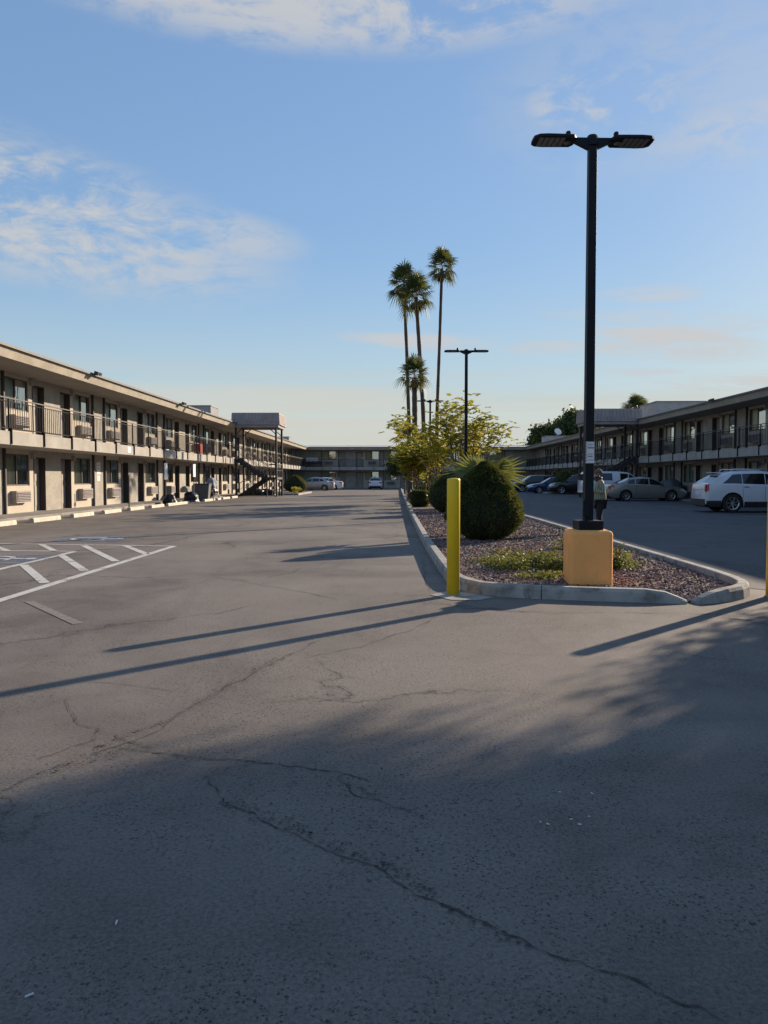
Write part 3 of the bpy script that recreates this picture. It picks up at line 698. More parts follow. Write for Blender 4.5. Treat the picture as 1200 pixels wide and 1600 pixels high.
def wing(name, loc, rz, L, centers, label, x_roof=(0,0), rail_gaps=(), post0=0., depth=8.5, rseed=1, slab_x=None, wall_x=None):
    t = empty('motel_wing', loc, rz, label, 'building', 'two storey motel wings round the car park')
    rw = random.Random(rseed); wx0, wx1 = wall_x or (0, L); sx0, sx1 = slab_x or (0, L)
    ops = sorted([c-1.18 for c in centers]+[c+1.18 for c in centers])
    mb = MB()
    for zf, zt in ((Z1, ZS0), (ZS1, ZC)):
        x = wx0
        for c in sorted(centers):
            mb.box(x, c-3.86, 0, .30, zf, zt); mb.box(c-.70, c+.70, 0, .30, zf, zt)
            for s in (-1, 1): mb.box(c+s*1.18-.48, c+s*1.18+.48, 0, .30, zf+2.05, zt)
            for s in (-1, 1): mb.box(min(c+s*1.66, c+s*3.86), max(c+s*1.66, c+s*3.86), .012, .30, zf+2.30, zt) if zt-zf > 2.301 else None
            x = c+3.86
        mb.box(x, wx1, 0, .30, zf, zt)
    mb.box(wx0, wx1, .302, depth, 0, ZC); mb.box(wx0, wx1, 0, .30, 0, Z1-.002); mb.box(wx0, wx1, .0, .30, ZS0, ZS1)
    mb.build('wall', M['stucco'], t)
    for c in centers:
        for zf in (Z1, ZS1):
            for s in (-1, 1):
                put('door', t, c+s*1.18, 0, zf, s < 0)
                put('infill', t, c+s*2.88, 0, zf, s < 0)
                k = rw.choice('abda') if zf > 1 else rw.choice('aaad'); put('win'+k, t, c+s*2.88, 0, zf+.98, rw.random() < .12)
                put('ac', t, c+s*2.88, 0.012, zf+.37)
                put('lamp', t, c+s*1.82, 0.012, zf+1.98)
                put('post', t, c+s*3.92, 0, zf)
    mb = MB(); mb.box(sx0, sx1, -1.65, -.002, ZS0, ZS1); mb.build('balcony_slab', M['band'], t, bevel=.01)
    r0, r1 = x_roof if x_roof != (0,0) else (0, L)
    mb = MB(); mb.extrude([(-1.60,ZC+.0),(-1.66,ZC),(-1.78,ZF),(-1.60,ZF)], r0, r1); mb.build('fascia', M['fascia'], t, fixn=True)
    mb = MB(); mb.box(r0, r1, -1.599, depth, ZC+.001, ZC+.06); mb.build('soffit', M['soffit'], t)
    mb = MB(); mb.extrude([(-1.84,ZF+.001),(-1.84,ZF+.045),(depth/2,ZF+.52),(depth+1,ZF+.045),(depth+1,ZF+.001)], r0-.05, r1+.05); mb.build('roof', M['roof'], t)
    mb = MB(); mb.box(r0-.06, r1+.06, -1.865, -1.842, ZF-.03, ZF+.055); mb.build('drip_edge', M['drip'], t)
    # railing
    mb = MB(); hb = MB(); posts = []; x = post0; runs = []
    def gap(x): return any(a < x < b for a, b in rail_gaps)
    while x < sx1-.3:
        posts.append(x); x += 2.24
    for a, b in zip(posts[:-1], posts[1:]):
        if gap((a+b)/2):
            if mb.v: runs.append((mb, hb)); mb = MB(); hb = MB()
            continue
        mb.box(a,b,-1.60,-1.575,ZS1+.08,ZS1+.11); mb.box(a,b,-1.60,-1.575,ZS1+.92,ZS1+.945)
        n = 15
        for i in range(1, n): xx = a+(b-a)*i/n; mb.box(xx-.008,xx+.008,-1.596,-1.580,ZS1+.11,ZS1+.92)
        hb.box(a,b,-1.615,-1.565,ZS1+1.02,ZS1+1.055)
    runs.append((mb, hb))
    for a_, b_ in runs: rl = a_.build('railing', M['rail'], t); b_.build('hand_rail', M['handrail'], rl)
    pm_ = MB(); pm_.box(-.02,.02,-1.62,-1.575,ZS1+.0,ZS1+1.02); pm_.box(-.02,.02,-1.70,-1.652,ZS0+.02,ZS1+.10); pm_.box(-.02,.02,-1.652,-1.575,ZS1+.001,ZS1+.10)
    first = None
    for x in posts:
        if gap(x) and gap(x+.3) and gap(x-.3): continue
        if first is None: o = first = pm_.build('railing_post', M['rail'], rl)
        else: o = first.copy(); C.objects.link(o); link_child(o, rl)
        o.location = (x, 0, 0)
    return t
YF = 101.5
y0 = 14.0
lw = wing('left', (-13.75, y0, 0), R(90), YF+1.65-y0, [30.5+9.2*k-y0 for k in range(-1, 8)], 'long sunlit beige two-storey motel wing along the left side',
     x_roof=(0, YF-y0-.1), post0=23.9-2.24*4-y0, rail_gaps=[(58.6-y0, 59.9-y0)], rseed=4, slab_x=(0, YF-y0-.002), wall_x=(0, YF+1.64-y0))
YR0 = 12.0   # right wing: local x runs from the far end towards the camera
rw_ = wing('right', (18.4, YF+1.65, 0), R(-90), YF+1.65-YR0, [YF+1.65-(46.3+9.2*k) for k in range(-3, 6)], 'long shaded two-storey motel wing along the right side',
     x_roof=(1.75, YF+1.65-YR0), post0=1.8+.3, rail_gaps=[], rseed=9, slab_x=(1.652, YF+1.65-YR0), wall_x=(.01, YF+1.65-YR0))
fw = wing('far', (-13.75, YF+1.65, 0), 0, 32.15, [13.75-6.35, 13.75+1.95, 13.75+10.25], 'distant shaded two-storey motel wing closing the far end',
     x_roof=(-8, 40), post0=1.6, rseed=12, slab_x=(.002, 32.148), wall_x=(0, 32.15))
def child_world(o, t):
    return o
# walkways along the wings
mb = MB(); mb.box(-13.76,-12.25,y0,YF,0,Z1-.004); tag(mb.build('left_walkway', M['walk'], bevel=.02), kind='structure')
mb = MB(); mb.box(16.95,18.41,YR0,YF,0,Z1-.004); tag(mb.build('right_walkway', M['walk'], bevel=.02), kind='structure')
mb = MB(); mb.box(-13.74,18.39,YF+.1,YF+1.64,0,Z1-.004); tag(mb.build('far_walkway', M['walk'], bevel=.02), kind='structure')
# things fixed on the wings
def on_left(mb_fn, name, mat, D, z, y=-1.70, parent=lw, **kw): ...
def flood(parent, x, z=ZF+.02):
    mb = MB(); mb.bar((0,-1.80,0),(0,-1.95,-.10),.03); mb.cbox((-.10,-2.02,.02),(.16,.16,.12), rx=R(20)); mb.cbox((.14,-2.02,.02),(.16,.16,.12), rx=R(20)); mb.bar((-.1,-1.95,-.03),(.14,-1.95,-.03),.03)
    o = mb.build('flood_light', M['trim'], parent); o.location = (x, 0, z); return o
flood(lw, 12.1*F/(622-138)-y0); flood(lw, 12.1*F/(622-277)-y0)
flood(rw_, YF+1.65-16.7*F/(1114-622))
def plate(parent, x, y, z, w, h, name='wall_sign', marks=True):
    mb = MB(); mb.cur = 0; mb.box(-w/2,w/2,-.012,0,0,h); mb.cur = 1
    if marks:
        for i in range(3): mb.box(-w*.32,w*.32,-.0135,-.0125,h*(.2+.26*i),h*(.28+.26*i))
    o = mb.build(name, [M['paper'], M['markgrey']], parent); o.location = (x, y, z); return o
M['markgrey'] = pm('sign marks', (.42,.34,.32), .7, 0)
plate(lw, 13.75*F/(622-151)-y0, -.001, 1.55, .42, .55); plate(lw, 13.75*F/(622-151)-y0, -.001, 1.25, .32, .24)
plate(lw, 12.1*F/(622-200)-y0, -1.652, 2.52, .42, .26)

# rooftop boxes
def roofbox(x0,x1,yA,yB,z1,label,mat,name='rooftop_box'):
    t = empty(name, ((x0+x1)/2, (yA+yB)/2, ZF+.1), 0, label, 'rooftop box', 'boxes standing on the motel roofs'); a, b, h = (x1-x0)/2, (yB-yA)/2, z1-ZF-.1
    mb = MB(); mb.box(-a,a,-b,b,-.1,h); mb.build('housing', mat, t, bevel=.02)
    mb = MB(); mb.box(-a-.04,a+.04,-b-.04,b+.04,h+.001,h+.07); mb.build('cap', M['roofcap'], t)
M['roofcap'] = pm('cap flashing', (.22,.21,.22), .6, .1, 3)
M['boxgrey'] = pm('box stucco', (.27,.26,.27), .9, .1, 2, .3, 60)
M['boxlight'] = pm('box pale stucco', (.42,.37,.33), .9, .1, 2, .3, 60)
roofbox(-15.8,-14.0,57.5,60,6.75,'small grey box on the left roof before the stair canopy',M['boxgrey'])
roofbox(-15.9,-13.9,98,100.6,6.6,'small grey box on the left roof at its far corner',M['boxgrey'])
roofbox(19.9,27,60,64,7.25,'long pale box on the right roof near the small palm',M['boxlight'])
roofbox(17.6,21.3,92,95,6.35,'low pale box on the right roof beneath the satellite dish',M['boxlight'])
t = empty('satellite_dish', (18.9,92.0,6.40), R(20), 'round white satellite dish on the low roof box', 'satellite dish')
mb = MB(); prof = [(.01,0),(.22,.03),(.36,.08),(.45,.15),(.46,.16),(.36,.10),(.22,.05),(.01,.02)]; mb.lathe(prof, 20); o = mb.build('dish', M['white'], t, True); o.location = (0,0,.42); o.rotation_euler = (R(60),0,0)
mb = MB(); mb.tube([(0,0,-.04),(0,.08,.42)],.04); mb.build('mast', M['white'], t)

# stair canopies with switchback stairs (local: building at -x, +x outwards, y away from camera)
def stair(loc, flip, wX, label):
    t = empty('stair_tower', loc, 0, label, 'staircase', 'roofed outside staircases'); s = -1 if flip else 1; D_ = 2.8
    def X(x): return s*x
    def bx(mb, a, b, *r): mb.box(min(X(a),X(b)), max(X(a),X(b)), *r)
    zb, zt = 5.2, 6.2
    # canopy: flared shingle band on four sides with a flat deck
    mb = MB(); ov = .25
    A = [(-ov+.0,-ov),(wX+ov,-ov),(wX+ov,D_+ov),(-ov,D_+ov)]
    def ring(off, z): return [(X(x+(off if x > 1 else -off)), y+(off if y > 1 else -off), z) for x, y in A]
    rows = 5; rr_ = random.Random(2)
    for k in range(rows):
        z0 = zb+.12+(zt-zb-.12)*k/rows; z1 = zb+.12+(zt-zb-.12)*(k+1)/rows; o0 = -.05*k/rows+.012; o1 = -.05*(k+1)/rows-.012
        r0 = ring(o0, z0); r1 = ring(o1, z1)
        for i in range(4):
            a, b, c, d = Vector(r0[i]), Vector(r0[(i+1)%4]), Vector(r1[(i+1)%4]), Vector(r1[i]); n = max(4, int((b-a).length/.24))
            for j in range(n):
                u0, u1 = j/n+.006, (j+1)/n-.006; dz = Vector((0,0,rr_.uniform(-.012,.012)))
                mb.quad(a.lerp(b,u0)+dz, a.lerp(b,u1)+dz, d.lerp(c,u1), d.lerp(c,u0))
                mb.quad(a.lerp(b,u0)+dz, d.lerp(c,u0), d.lerp(c,u0)+(Vector((0,0,-.0))), a.lerp(b,u0)+dz) if False else None
    r1 = ring(-.07, zt); mb.poly(r1)
    rI = ring(-.08, zt-.005); r00 = ring(-.02, zb+.12)
    for i in range(4): mb.quad(r00[i], r00[(i+1)%4], rI[(i+1)%4], rI[i])
    mb.poly(ring(-.02, zb+.12)[::-1])
    mb.build('canopy', M['shingle'], t)
    mb = MB()
    for (x0,x1,yy0,yy1) in [(-.15,wX+.15,-.15,-.03),(-.15,wX+.15,D_+.03,D_+.15),(-.15,-.03,-.03,D_+.03),(wX+.03,wX+.15,-.03,D_+.03)]: bx(mb,x0,x1,yy0,yy1,zb-.08,zb+.118)
    mb.build('beam', M['shingle'], t)
    for x in (.06, wX-.06):
        for y in (0.0, D_):
            mb = MB(); bx(mb, x-.07, x+.07, y-.07, y+.07, 0, zb-.082); mb.build('post', M['stairmetal'], t)
    mb = MB()
    for y in (0, D_):
        mb.bar((X(.1),y,zb-.55),(X(.6),y,zb-.09),.06); mb.bar((X(wX-.1),y,zb-.55),(X(wX-.6),y,zb-.09),.06)
    mb.build('brace', M['stairmetal'], t)
    # flights
    zl = 1.44; xl = wX-.95
    def flight(y_0, y_1, xa, za, xb, zb_, nst):
        mb = MB()
        for k in range(nst):
            u = (k+.5)/nst; x = xa+(xb-xa)*u; z = za+(zb_-za)*(k+1)/nst; bx(mb, x-.15, x+.15, y_0+.04, y_1-.04, z-.05, z)
            bx(mb, x-.145 if xb > xa else x+.12, x-.12 if xb > xa else x+.145, y_0+.05, y_1-.05, z-.19, z-.051)
        for y in (y_0, y_1): mb.bar((X(xa),y,za-.02),(X(xb),y,zb_-.02),.06,.26)
        f = mb.build('stair_flight', M['stairmetal'], t)
        for y in (y_0-.03, y_1+.03):
            hr = MB(); hr.bar((X(xa),y,za+.98),(X(xb),y,zb_+.98),.045); hr.bar((X(xa),y,za+.5),(X(xb),y,zb_+.5),.025)
            for k in range(0, 8):
                u = k/7; hr.bar((X(xa+(xb-xa)*u),y,za+(zb_-za)*u+.05),(X(xa+(xb-xa)*u),y,za+(zb_-za)*u+.98),.022)
            hr.build('stair_rail', M['handrail'], f)
    flight(.18, 1.28, .02, ZS1, xl, zl, 8)
    flight(1.5, 2.6, .02, .02, xl, zl, 8)
    mb = MB(); bx(mb, xl, wX-.02, .1, D_-.1, zl-.16, zl+.002)
    for y in (.2, D_-.2): bx(mb, xl+.1, xl+.18, y-.04, y+.04, 0, zl-.161); bx(mb, wX-.28, wX-.2, y-.04, y+.04, 0, zl-.161)
    mb.build('landing', M['stairmetal'], t)
    mb = MB(); bx(mb, wX-.06,wX-.02,.1,D_-.1,zl+.95,zl+1.0); bx(mb, wX-.05,wX-.03,.1,D_-.1,zl+.5,zl+.53)
    bx(mb, xl,wX-.06,.1,.14,zl+.95,zl+1.0); bx(mb, xl,wX-.06,D_-.14,D_-.1,zl+.95,zl+1.0)
    for k in range(12): y = .15+k*(D_-.3)/11; bx(mb, wX-.05,wX-.03,y-.01,y+.01,zl,zl+.95)
    mb.build('landing_rail', M['stairmetal'], t)
    return t
stair((-12.1+.02, 57.0, 0), False, 3.1, 'roofed black switchback staircase against the sunlit left wing')
stair((16.7-.02, 54.1, 0), True, 3.35, 'roofed dark staircase on the shaded right wing behind the lamp post')

# ------------------------------------------------------------------ WHEEL STOPS
stops = [20.2,22.9-.9,0]
stops = [(19.0),(21.7),(24.55),(27.45),(30.3),(33.2),(36.0),(38.6),(40.6),(45.8),(47.9),(50.6),(53.3)]
ORD = ['first','second','third','fourth','fifth','sixth','seventh','eighth','ninth','tenth','eleventh','twelfth','thirteenth']
mb = MB(); mb.extrude([(-.075,0),(-.07,.10),(-.045,.135),(.045,.135),(.07,.10),(.075,0)], -.92, .92)
ws0 = mb.build('wheel_stop', M['stop'], fixn=True)
vis = 0
for i, D in enumerate(stops):
    o = ws0 if i == 0 else ws0.copy()
    if i: C.objects.link(o)
    o.location = (-11.38+rc.uniform(-.03,.03), D, .0); o.rotation_euler = (0,0,R(90+rc.uniform(-1.2,1.2)))
for i, (D) in enumerate(stops):
    pass
ws_all = [o for o in C.objects if o.name.startswith('wheel_stop')]
ws_all.sort(key=lambda o: o.location.y)
far_i = 0
for i, o in enumerate(ws_all):
    n = len(ws_all)
    if i < 7: lab = 'cream concrete wheel stop, %s from the left edge of the left row' % ORD[max(0,i)]
    else: lab = 'cream concrete wheel stop, %s from the stair end of the left row' % ORD[n-1-i]
    tag(o, lab, 'wheel stop', 'wheel stops along the left walkway')
ws_all[0]['label'] = 'cream concrete wheel stop nearest the camera, beyond the left picture edge'
for i in range(1, 7): ws_all[i]['label'] = 'cream concrete wheel stop, %s from the left picture edge' % ORD[i-1]

# ------------------------------------------------------------------ VEGETATION
def vnorm(r): 
    while True:
        v = Vector((r.uniform(-1,1), r.uniform(-1,1), r.uniform(-1,1)))
        if .05 < v.length < 1: return v.normalized()
def leafq(mb, p, n, up, l, w, r):
    """a pointed leaf at p, along n"""
    u = n.cross(up)
    if u.length < .05: u = n.cross(Vector((1,0,0)))
    u.normalize(); mb.quad(p-u*w*.12, p+n*l*.45+u*w*.5-up*0, p+n*l, p+n*l*.45-u*w*.5)
def dome_shrub(loc, rad, h, label, seed, zwide=.33, n=15000, mat='shrub', name='domed_shrub', boxy=False):
    r = random.Random(seed); t = empty(name, loc, 0, label, 'shrub', 'clipped shrubs in the island')
    def prof(u):   # u 0..1 height
        if boxy: return (1-abs(2*u-1)**4*.35)
        if u < zwide: return .30+.70*math.sin(u/zwide*math.pi/2)**.85
        q = (u-zwide)/(1-zwide); return max(0, 1-q**1.75)**.85 if q < 1 else 0
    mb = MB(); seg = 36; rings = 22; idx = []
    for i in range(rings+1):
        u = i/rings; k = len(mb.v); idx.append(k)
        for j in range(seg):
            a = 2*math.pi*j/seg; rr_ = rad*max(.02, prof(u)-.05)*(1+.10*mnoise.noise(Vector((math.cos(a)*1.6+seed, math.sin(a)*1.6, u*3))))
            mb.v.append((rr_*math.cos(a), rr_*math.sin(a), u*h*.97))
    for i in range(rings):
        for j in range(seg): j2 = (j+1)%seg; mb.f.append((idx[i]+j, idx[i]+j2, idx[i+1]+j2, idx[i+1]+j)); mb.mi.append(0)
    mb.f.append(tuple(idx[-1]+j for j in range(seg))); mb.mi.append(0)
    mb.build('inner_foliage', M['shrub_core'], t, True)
    mb = MB()
    for _ in range(n):
        u = r.random()**.9; a = r.random()*2*math.pi; pr = prof(u)
        lump = 1+.13*mnoise.noise(Vector((math.cos(a)*1.6+seed, math.sin(a)*1.6, u*3)))+.11*mnoise.noise(Vector((math.cos(a)*6+seed, math.sin(a)*6, u*9)))
        rr_ = rad*pr*lump*(r.uniform(.84,1.02) if r.random() < .98 else r.uniform(1.0,1.05)); p = Vector((rr_*math.cos(a), rr_*math.sin(a), u*h*.98))
        d = (Vector((math.cos(a), math.sin(a), .9 if not boxy else .6))+vnorm(r)*.6).normalized()
        leafq(mb, p, d, vnorm(r), r.uniform(.04,.085), r.uniform(.018,.034), r)
    mb.build('foliage', M[mat], t)
    return t
p = gp(757, 843, .07); dome_shrub((p.x,p.y,.04), .80, 1.70, 'big dark green egg-shaped shrub just behind the yellow bollard', 1, n=20000)
p = gp(706, 801, .07); dome_shrub((p.x,p.y,.05), .90, 1.62, 'second dark domed shrub, farther back and left of the big one', 2, n=13000)
p = gp(656, 792, .07); dome_shrub((p.x,p.y,.05), .42, .78, 'low yellow-green clipped hedge beside the left kerb', 3, n=5000, mat='hedge', boxy=True, name='low_hedge')
p = gp(650, 781, .07); dome_shrub((p.x+.3,p.y,.05), .5, .8, 'small round green shrub behind the low hedge', 4, n=3000, mat='hedge', name='low_hedge')

def fan_leaf(mb, base, d, petiole, rad, r, droop=.3, nl=15, spread=125, w=.05, tw=None):
    """one fan frond: stalk plus a fan of narrow leaflets"""
    d = d.normalized(); up = Vector((0,0,1)); side = d.cross(up)
    if side.length < .1: side = Vector((1,0,0))
    side.normalize(); nrm = side.cross(d).normalized()
    hub = base+d*petiole-up*droop*petiole*.4
    mb.bar(base, hub, .018, .014)
    tw = r.uniform(-.5,.5) if tw is None else tw; side2 = side*math.cos(tw)+nrm*math.sin(tw); nr2 = nrm*math.cos(tw)-side*math.sin(tw)
    for k in range(nl):
        a = R(-spread+2*spread*k/(nl-1)); ln = rad*(1-.30*(abs(a)/R(spread))**2)*r.uniform(.88,1.05)
        v = (d*math.cos(a)+side2*math.sin(a)).normalized(); q = hub+v*ln*.55+nr2*ln*.05; tip = hub+v*ln-up*droop*ln*r.uniform(.4,1.3)+nr2*0
        tdir = v.cross(nr2).normalized()*w
        mb.quad(hub-tdir*.2, q-tdir*.5, q+tdir*.5, hub+tdir*.2); mb.tri(q-tdir*.5, tip, q+tdir*.5)
def fan_palm(name, base, pts, r0, r1, crown_r, label, seed, nfr=40, dead=18, petiole=.5, group='fan palms in the island'):
    """pts: trunk centre line in world coordinates; crown at the last one"""
    r = random.Random(seed); t = empty(name, base, 0, label, 'palm tree', group); B = Vector(base)
    P = [Vector(p)-B for p in pts]; fine = []
    for i in range(len(P)-1):
        for k in range(6): fine.append(P[i].lerp(P[i+1], k/6))
    fine.append(P[-1]); n = len(fine)
    rad = [(r0+(r1-r0)*min(1, (i/n)*1.4))*(1+.05*(-1)**i)*(1.25 if i == 0 else 1) for i in range(n)]
    mb = MB(); mb.tube(fine, rad, 10); mb.build('trunk', M['palmbark'], t, True)
    top = P[-1]; mb = MB(); gb = MB()
    for k in range(nfr):
        el = R(-50+135*((k+.5)/nfr)**.85); a = k*2.399+r.uniform(-.3,.3)
        d = Vector((math.cos(a)*math.cos(el), math.sin(a)*math.cos(el), math.sin(el)))
        tgt = gb if (el < R(-15) and r.random() < .35) else mb
        fan_leaf(tgt, top+Vector((0,0,.1+.3*k/nfr)), d, petiole*crown_r*r.uniform(.8,1.15), crown_r*r.uniform(.38,.66), r, droop=.22+.3*(el < 0), w=.055*crown_r)
    f = mb.build('crown', M['palm'], t); gb.build('old_fronds', M['palmgold'], f)
    if dead:
        mb = MB()
        for k in range(dead):
            a = r.random()*6.28; d = Vector((math.cos(a)*.35, math.sin(a)*.35, -1)); fan_leaf(mb, top+Vector((0,0,.0)), d, crown_r*.28*r.uniform(.7,1.2), crown_r*.35*r.uniform(.7,1.1), r, droop=.2, nl=8, spread=50, w=.05*crown_r)
        mb.build('dead_fronds', M['palmdead'], t)
    return t
Y = 60.
def pp(px, py, Y): return tuple(atY(px, py, Y))
b = atY(641, 760, Y); fan_palm('fan_palm', (b.x,Y,.05), [(b.x,Y,0), pp(639,660,Y), pp(636,560,Y), pp(631,447,Y)], .16, .13, 1.66, 'tall slim palm on the left of the three tallest', 21)
Y = 57.; b = atY(665, 760, Y); fan_palm('fan_palm', (b.x,Y,.05), [(b.x,Y,0), pp(661,640,Y), pp(655,540,Y), pp(650,464,Y)], .17, .14, 1.72, 'tall leaning palm in the middle, with golden old fronds', 22)
Y = 62.; b = atY(681, 760, Y); fan_palm('fan_palm', (b.x,Y,.05), [(b.x,Y,0), pp(683,640,Y), pp(687,530,Y), pp(690.5,420,Y)], .15, .12, 1.60, 'tallest palm, standing apart to the right', 23)
Y = 54.; b = atY(648, 765, Y); fan_palm('fan_palm', (b.x,Y,.05), [(b.x,Y,0), pp(648,680,Y), pp(648,640,Y), pp(647.5,590,Y)], .20, .19, 1.42, 'shorter stout palm whose crown is between the tall trunks', 24, dead=4)
Y = 47.; b = atY(641, 770, Y); fan_palm('fan_palm', (b.x,Y,.05), [(b.x,Y,0), pp(641,735,Y), pp(639,712,Y), pp(637,694,Y)], .18, .17, 1.15, 'short palm with drooping fronds at the left of the yellow tree', 25, nfr=26, dead=2)

# low fan palm behind the big shrub
def low_fan():
    Yb = 18.2; b = atY(757, 800, Yb); r = random.Random(5)
    t = empty('low_fan_palm', (b.x,Yb,.06), 0, 'low fan palm with spiky pale leaves behind the big shrub', 'palm')
    mb = MB(); mb.tube([(0,0,0),(0,0,.7),(0,0,1.34)], [.16,.15,.12], 10); mb.build('trunk', M['palmbark'], t, True)
    mb = MB(); top = Vector((0,0,1.34))
    for k, (a, el, s) in enumerate([(4,14,1.3),(-6,36,1.05),(20,58,.85),(182,10,1.3),(172,34,1.05),(150,60,.8),(60,20,1),(120,16,1),(205,-2,1.1),(-16,0,1.1)]):
        d = Vector((math.cos(R(a))*math.cos(R(el)), math.sin(R(a))*math.cos(R(el)), math.sin(R(el))))
        fan_leaf(mb, top, d, .20*s, .68*s, r, droop=.10, nl=12, spread=46, w=.050, tw=1.1+r.uniform(-.7,.7))
    mb.build('fronds', M['fan'], t)
low_fan()

def agave(loc, s, label, seed):
    r = random.Random(seed); t = empty('agave', loc, 0, label, 'agave', 'spiky agaves by the left kerb'); mb = MB()
    for k in range(34):
        a = k*2.399; el = R(12+70*(k/34)); d = Vector((math.cos(a)*math.cos(el), math.sin(a)*math.cos(el), math.sin(el))); side = d.cross(Vector((0,0,1))).normalized(); L = s*r.uniform(.8,1.1)
        m1 = d*L*.45; w = .06*s
        mb.quad(-side*w*.7, m1-side*w, m1+Vector((0,0,-.03*s)), Vector((0,0,-.02))); mb.quad(side*w*.7, m1+side*w, m1+Vector((0,0,-.03*s)), Vector((0,0,-.02)))
        mb.tri(m1-side*w, d*L+Vector((0,0,.03)), m1+Vector((0,0,-.03*s))); mb.tri(m1+side*w, d*L+Vector((0,0,.03)), m1+Vector((0,0,-.03*s)))
    mb.build('leaf_rosette', M['agave'], t)
for px, py, s, lab in [(652,788,.95,'grey-green spiky agave nearest, behind the low hedge'),(646,781,.9,'grey-green spiky agave in the middle of the row'),(641,776,.85,'grey-green spiky agave farthest back by the kerb')]:
    p = gp(px, py, .06); agave((max(p.x,.95), p.y, .05), s, lab, int(px))

def branchy(mb, p, d, L, rad, lvl, r, tips, spread=.55, up=.25, shrink=.72):
    q = p
    pts = [p]; n = 4; dd = d.copy()
    for i in range(n):
        dd = (dd+vnorm(r)*.14+Vector((0,0,up*.12))).normalized(); q = q+dd*L/n; pts.append(q)
    mb.tube(pts, [rad*(1-.4*i/n) for i in range(n+1)], 6 if lvl > 1 else 4, cap=False)
    if lvl <= 0: tips.append((q, dd)); return
    if lvl <= 1: tips.append((pts[2], dd))
    for k in range(r.choice([2,3,3])):
        nd = (dd+vnorm(r)*spread*1.25+Vector((0,0,up*.3))).normalized(); branchy(mb, q, nd, L*shrink*r.uniform(.8,1.15), rad*.6, lvl-1, r, tips, spread, up, shrink)
def leafy_tree(name, loc, label, seed, stems, L, lvl, rad, mat, cl, leaf=(.10,.035), per=60, cat='tree', group='trees and shrubs growing in the island', spread=.55, up=.25, flat=.5, wood='bark', trunk_h=0., shrink=.72, layers=False):
    r = random.Random(seed); t = empty(name, loc, 0, label, cat, group); wb = MB(); tips = []
    base = Vector((0,0,0))
    if trunk_h: wb.tube([(0,0,0),(.03,0,trunk_h*.5),(0,.02,trunk_h)], [rad*1.5, rad*1.25, rad*1.1], 8, cap=False); base = Vector((0,0,trunk_h))
    for s in range(stems):
        a = 6.283*s/stems+r.uniform(-.4,.4); tilt = r.uniform(.25,.6); branchy(wb, base+Vector((math.cos(a)*.08, math.sin(a)*.08, 0))*(0 if trunk_h else 1), Vector((math.cos(a)*tilt, math.sin(a)*tilt, 1)).normalized(), L*r.uniform(.85,1.15), rad*r.uniform(.7,1), lvl, r, tips, spread, up, shrink)
    wb.build('trunk', M[wood], t, True)
    lb = MB()
    for (p, d) in tips:
        c = p+d*cl*.3
        if layers:
            # whorls of flat sprays
            for _ in range(max(1, per//9)):
                o = Vector((r.gauss(0,cl*.5), r.gauss(0,cl*.5), r.gauss(0,cl*flat*.6))); az = r.random()*6.28
                v = Vector((math.cos(az), math.sin(az), r.uniform(-.5,.6))).normalized(); sd_ = v.cross(Vector((0,0,1))).normalized()
                for j in range(9):
                    w = (v*.9+sd_*(j%3-1)*.9).normalized(); q = c+o+v*(j//3)*leaf[0]*.8
                    leafq(lb, q, w, (Vector((0,0,1))+vnorm(r)*.9), leaf[0]*r.uniform(.7,1.2), leaf[1]*r.uniform(.8,1.3), r)
        else:
            for _ in range(per):
                o = Vector((r.gauss(0,cl*.5), r.gauss(0,cl*.5), r.gauss(0,cl*flat*.5))); leafq(lb, c+o, vnorm(r), vnorm(r), leaf[0]*r.uniform(.6,1.2), leaf[1]*r.uniform(.7,1.3), r)
    lb.build('crown', M[mat], t); return t
b = atY(716, 760, 37.); leafy_tree('yellow_leaved_tree', (b.x,37.,.05), 'sparse yellow-green tree with bare twigs behind the second lamp post', 31, 6, 1.62, 3, .065, 'yellow', .44, (.17,.09), 58, flat=.9, spread=.46, up=.50, shrink=.72, layers=True)
b = atY(662, 760, 41.); leafy_tree('yellow_leaved_tree', (b.x,41.,.05), 'denser yellow-green tree at the foot of the palm trunks', 33, 6, 1.14, 3, .05, 'yellow', .42, (.16,.09), 64, flat=1.0, spread=.42, up=.45, shrink=.72, layers=True)
b = atY(632, 760, 64.); leafy_tree('dark_round_tree', (b.x,64.,.05), 'small dark dense tree with a bare trunk at the far island kerb', 35, 5, .75, 3, .05, 'ficus', .5, (.2,.12), 70, trunk_h=1.1, spread=.8, up=.15)
for i, (px, Yb, lab) in enumerate([(690, 48, 'dark bushy shrub beneath the yellow trees, right one'), (672, 52, 'dark bushy shrub beneath the yellow trees, left one'), (725, 33, 'dark bushy shrub between the domed shrub and the low palm')]):
    b = atY(px, 760, Yb); leafy_tree('bushy_shrub', (b.x,Yb,.05), lab, 40+i, 5, .55, 2, .03, 'ficus', .5, (.14,.08), 60, cat='shrub', spread=.9, up=.05)

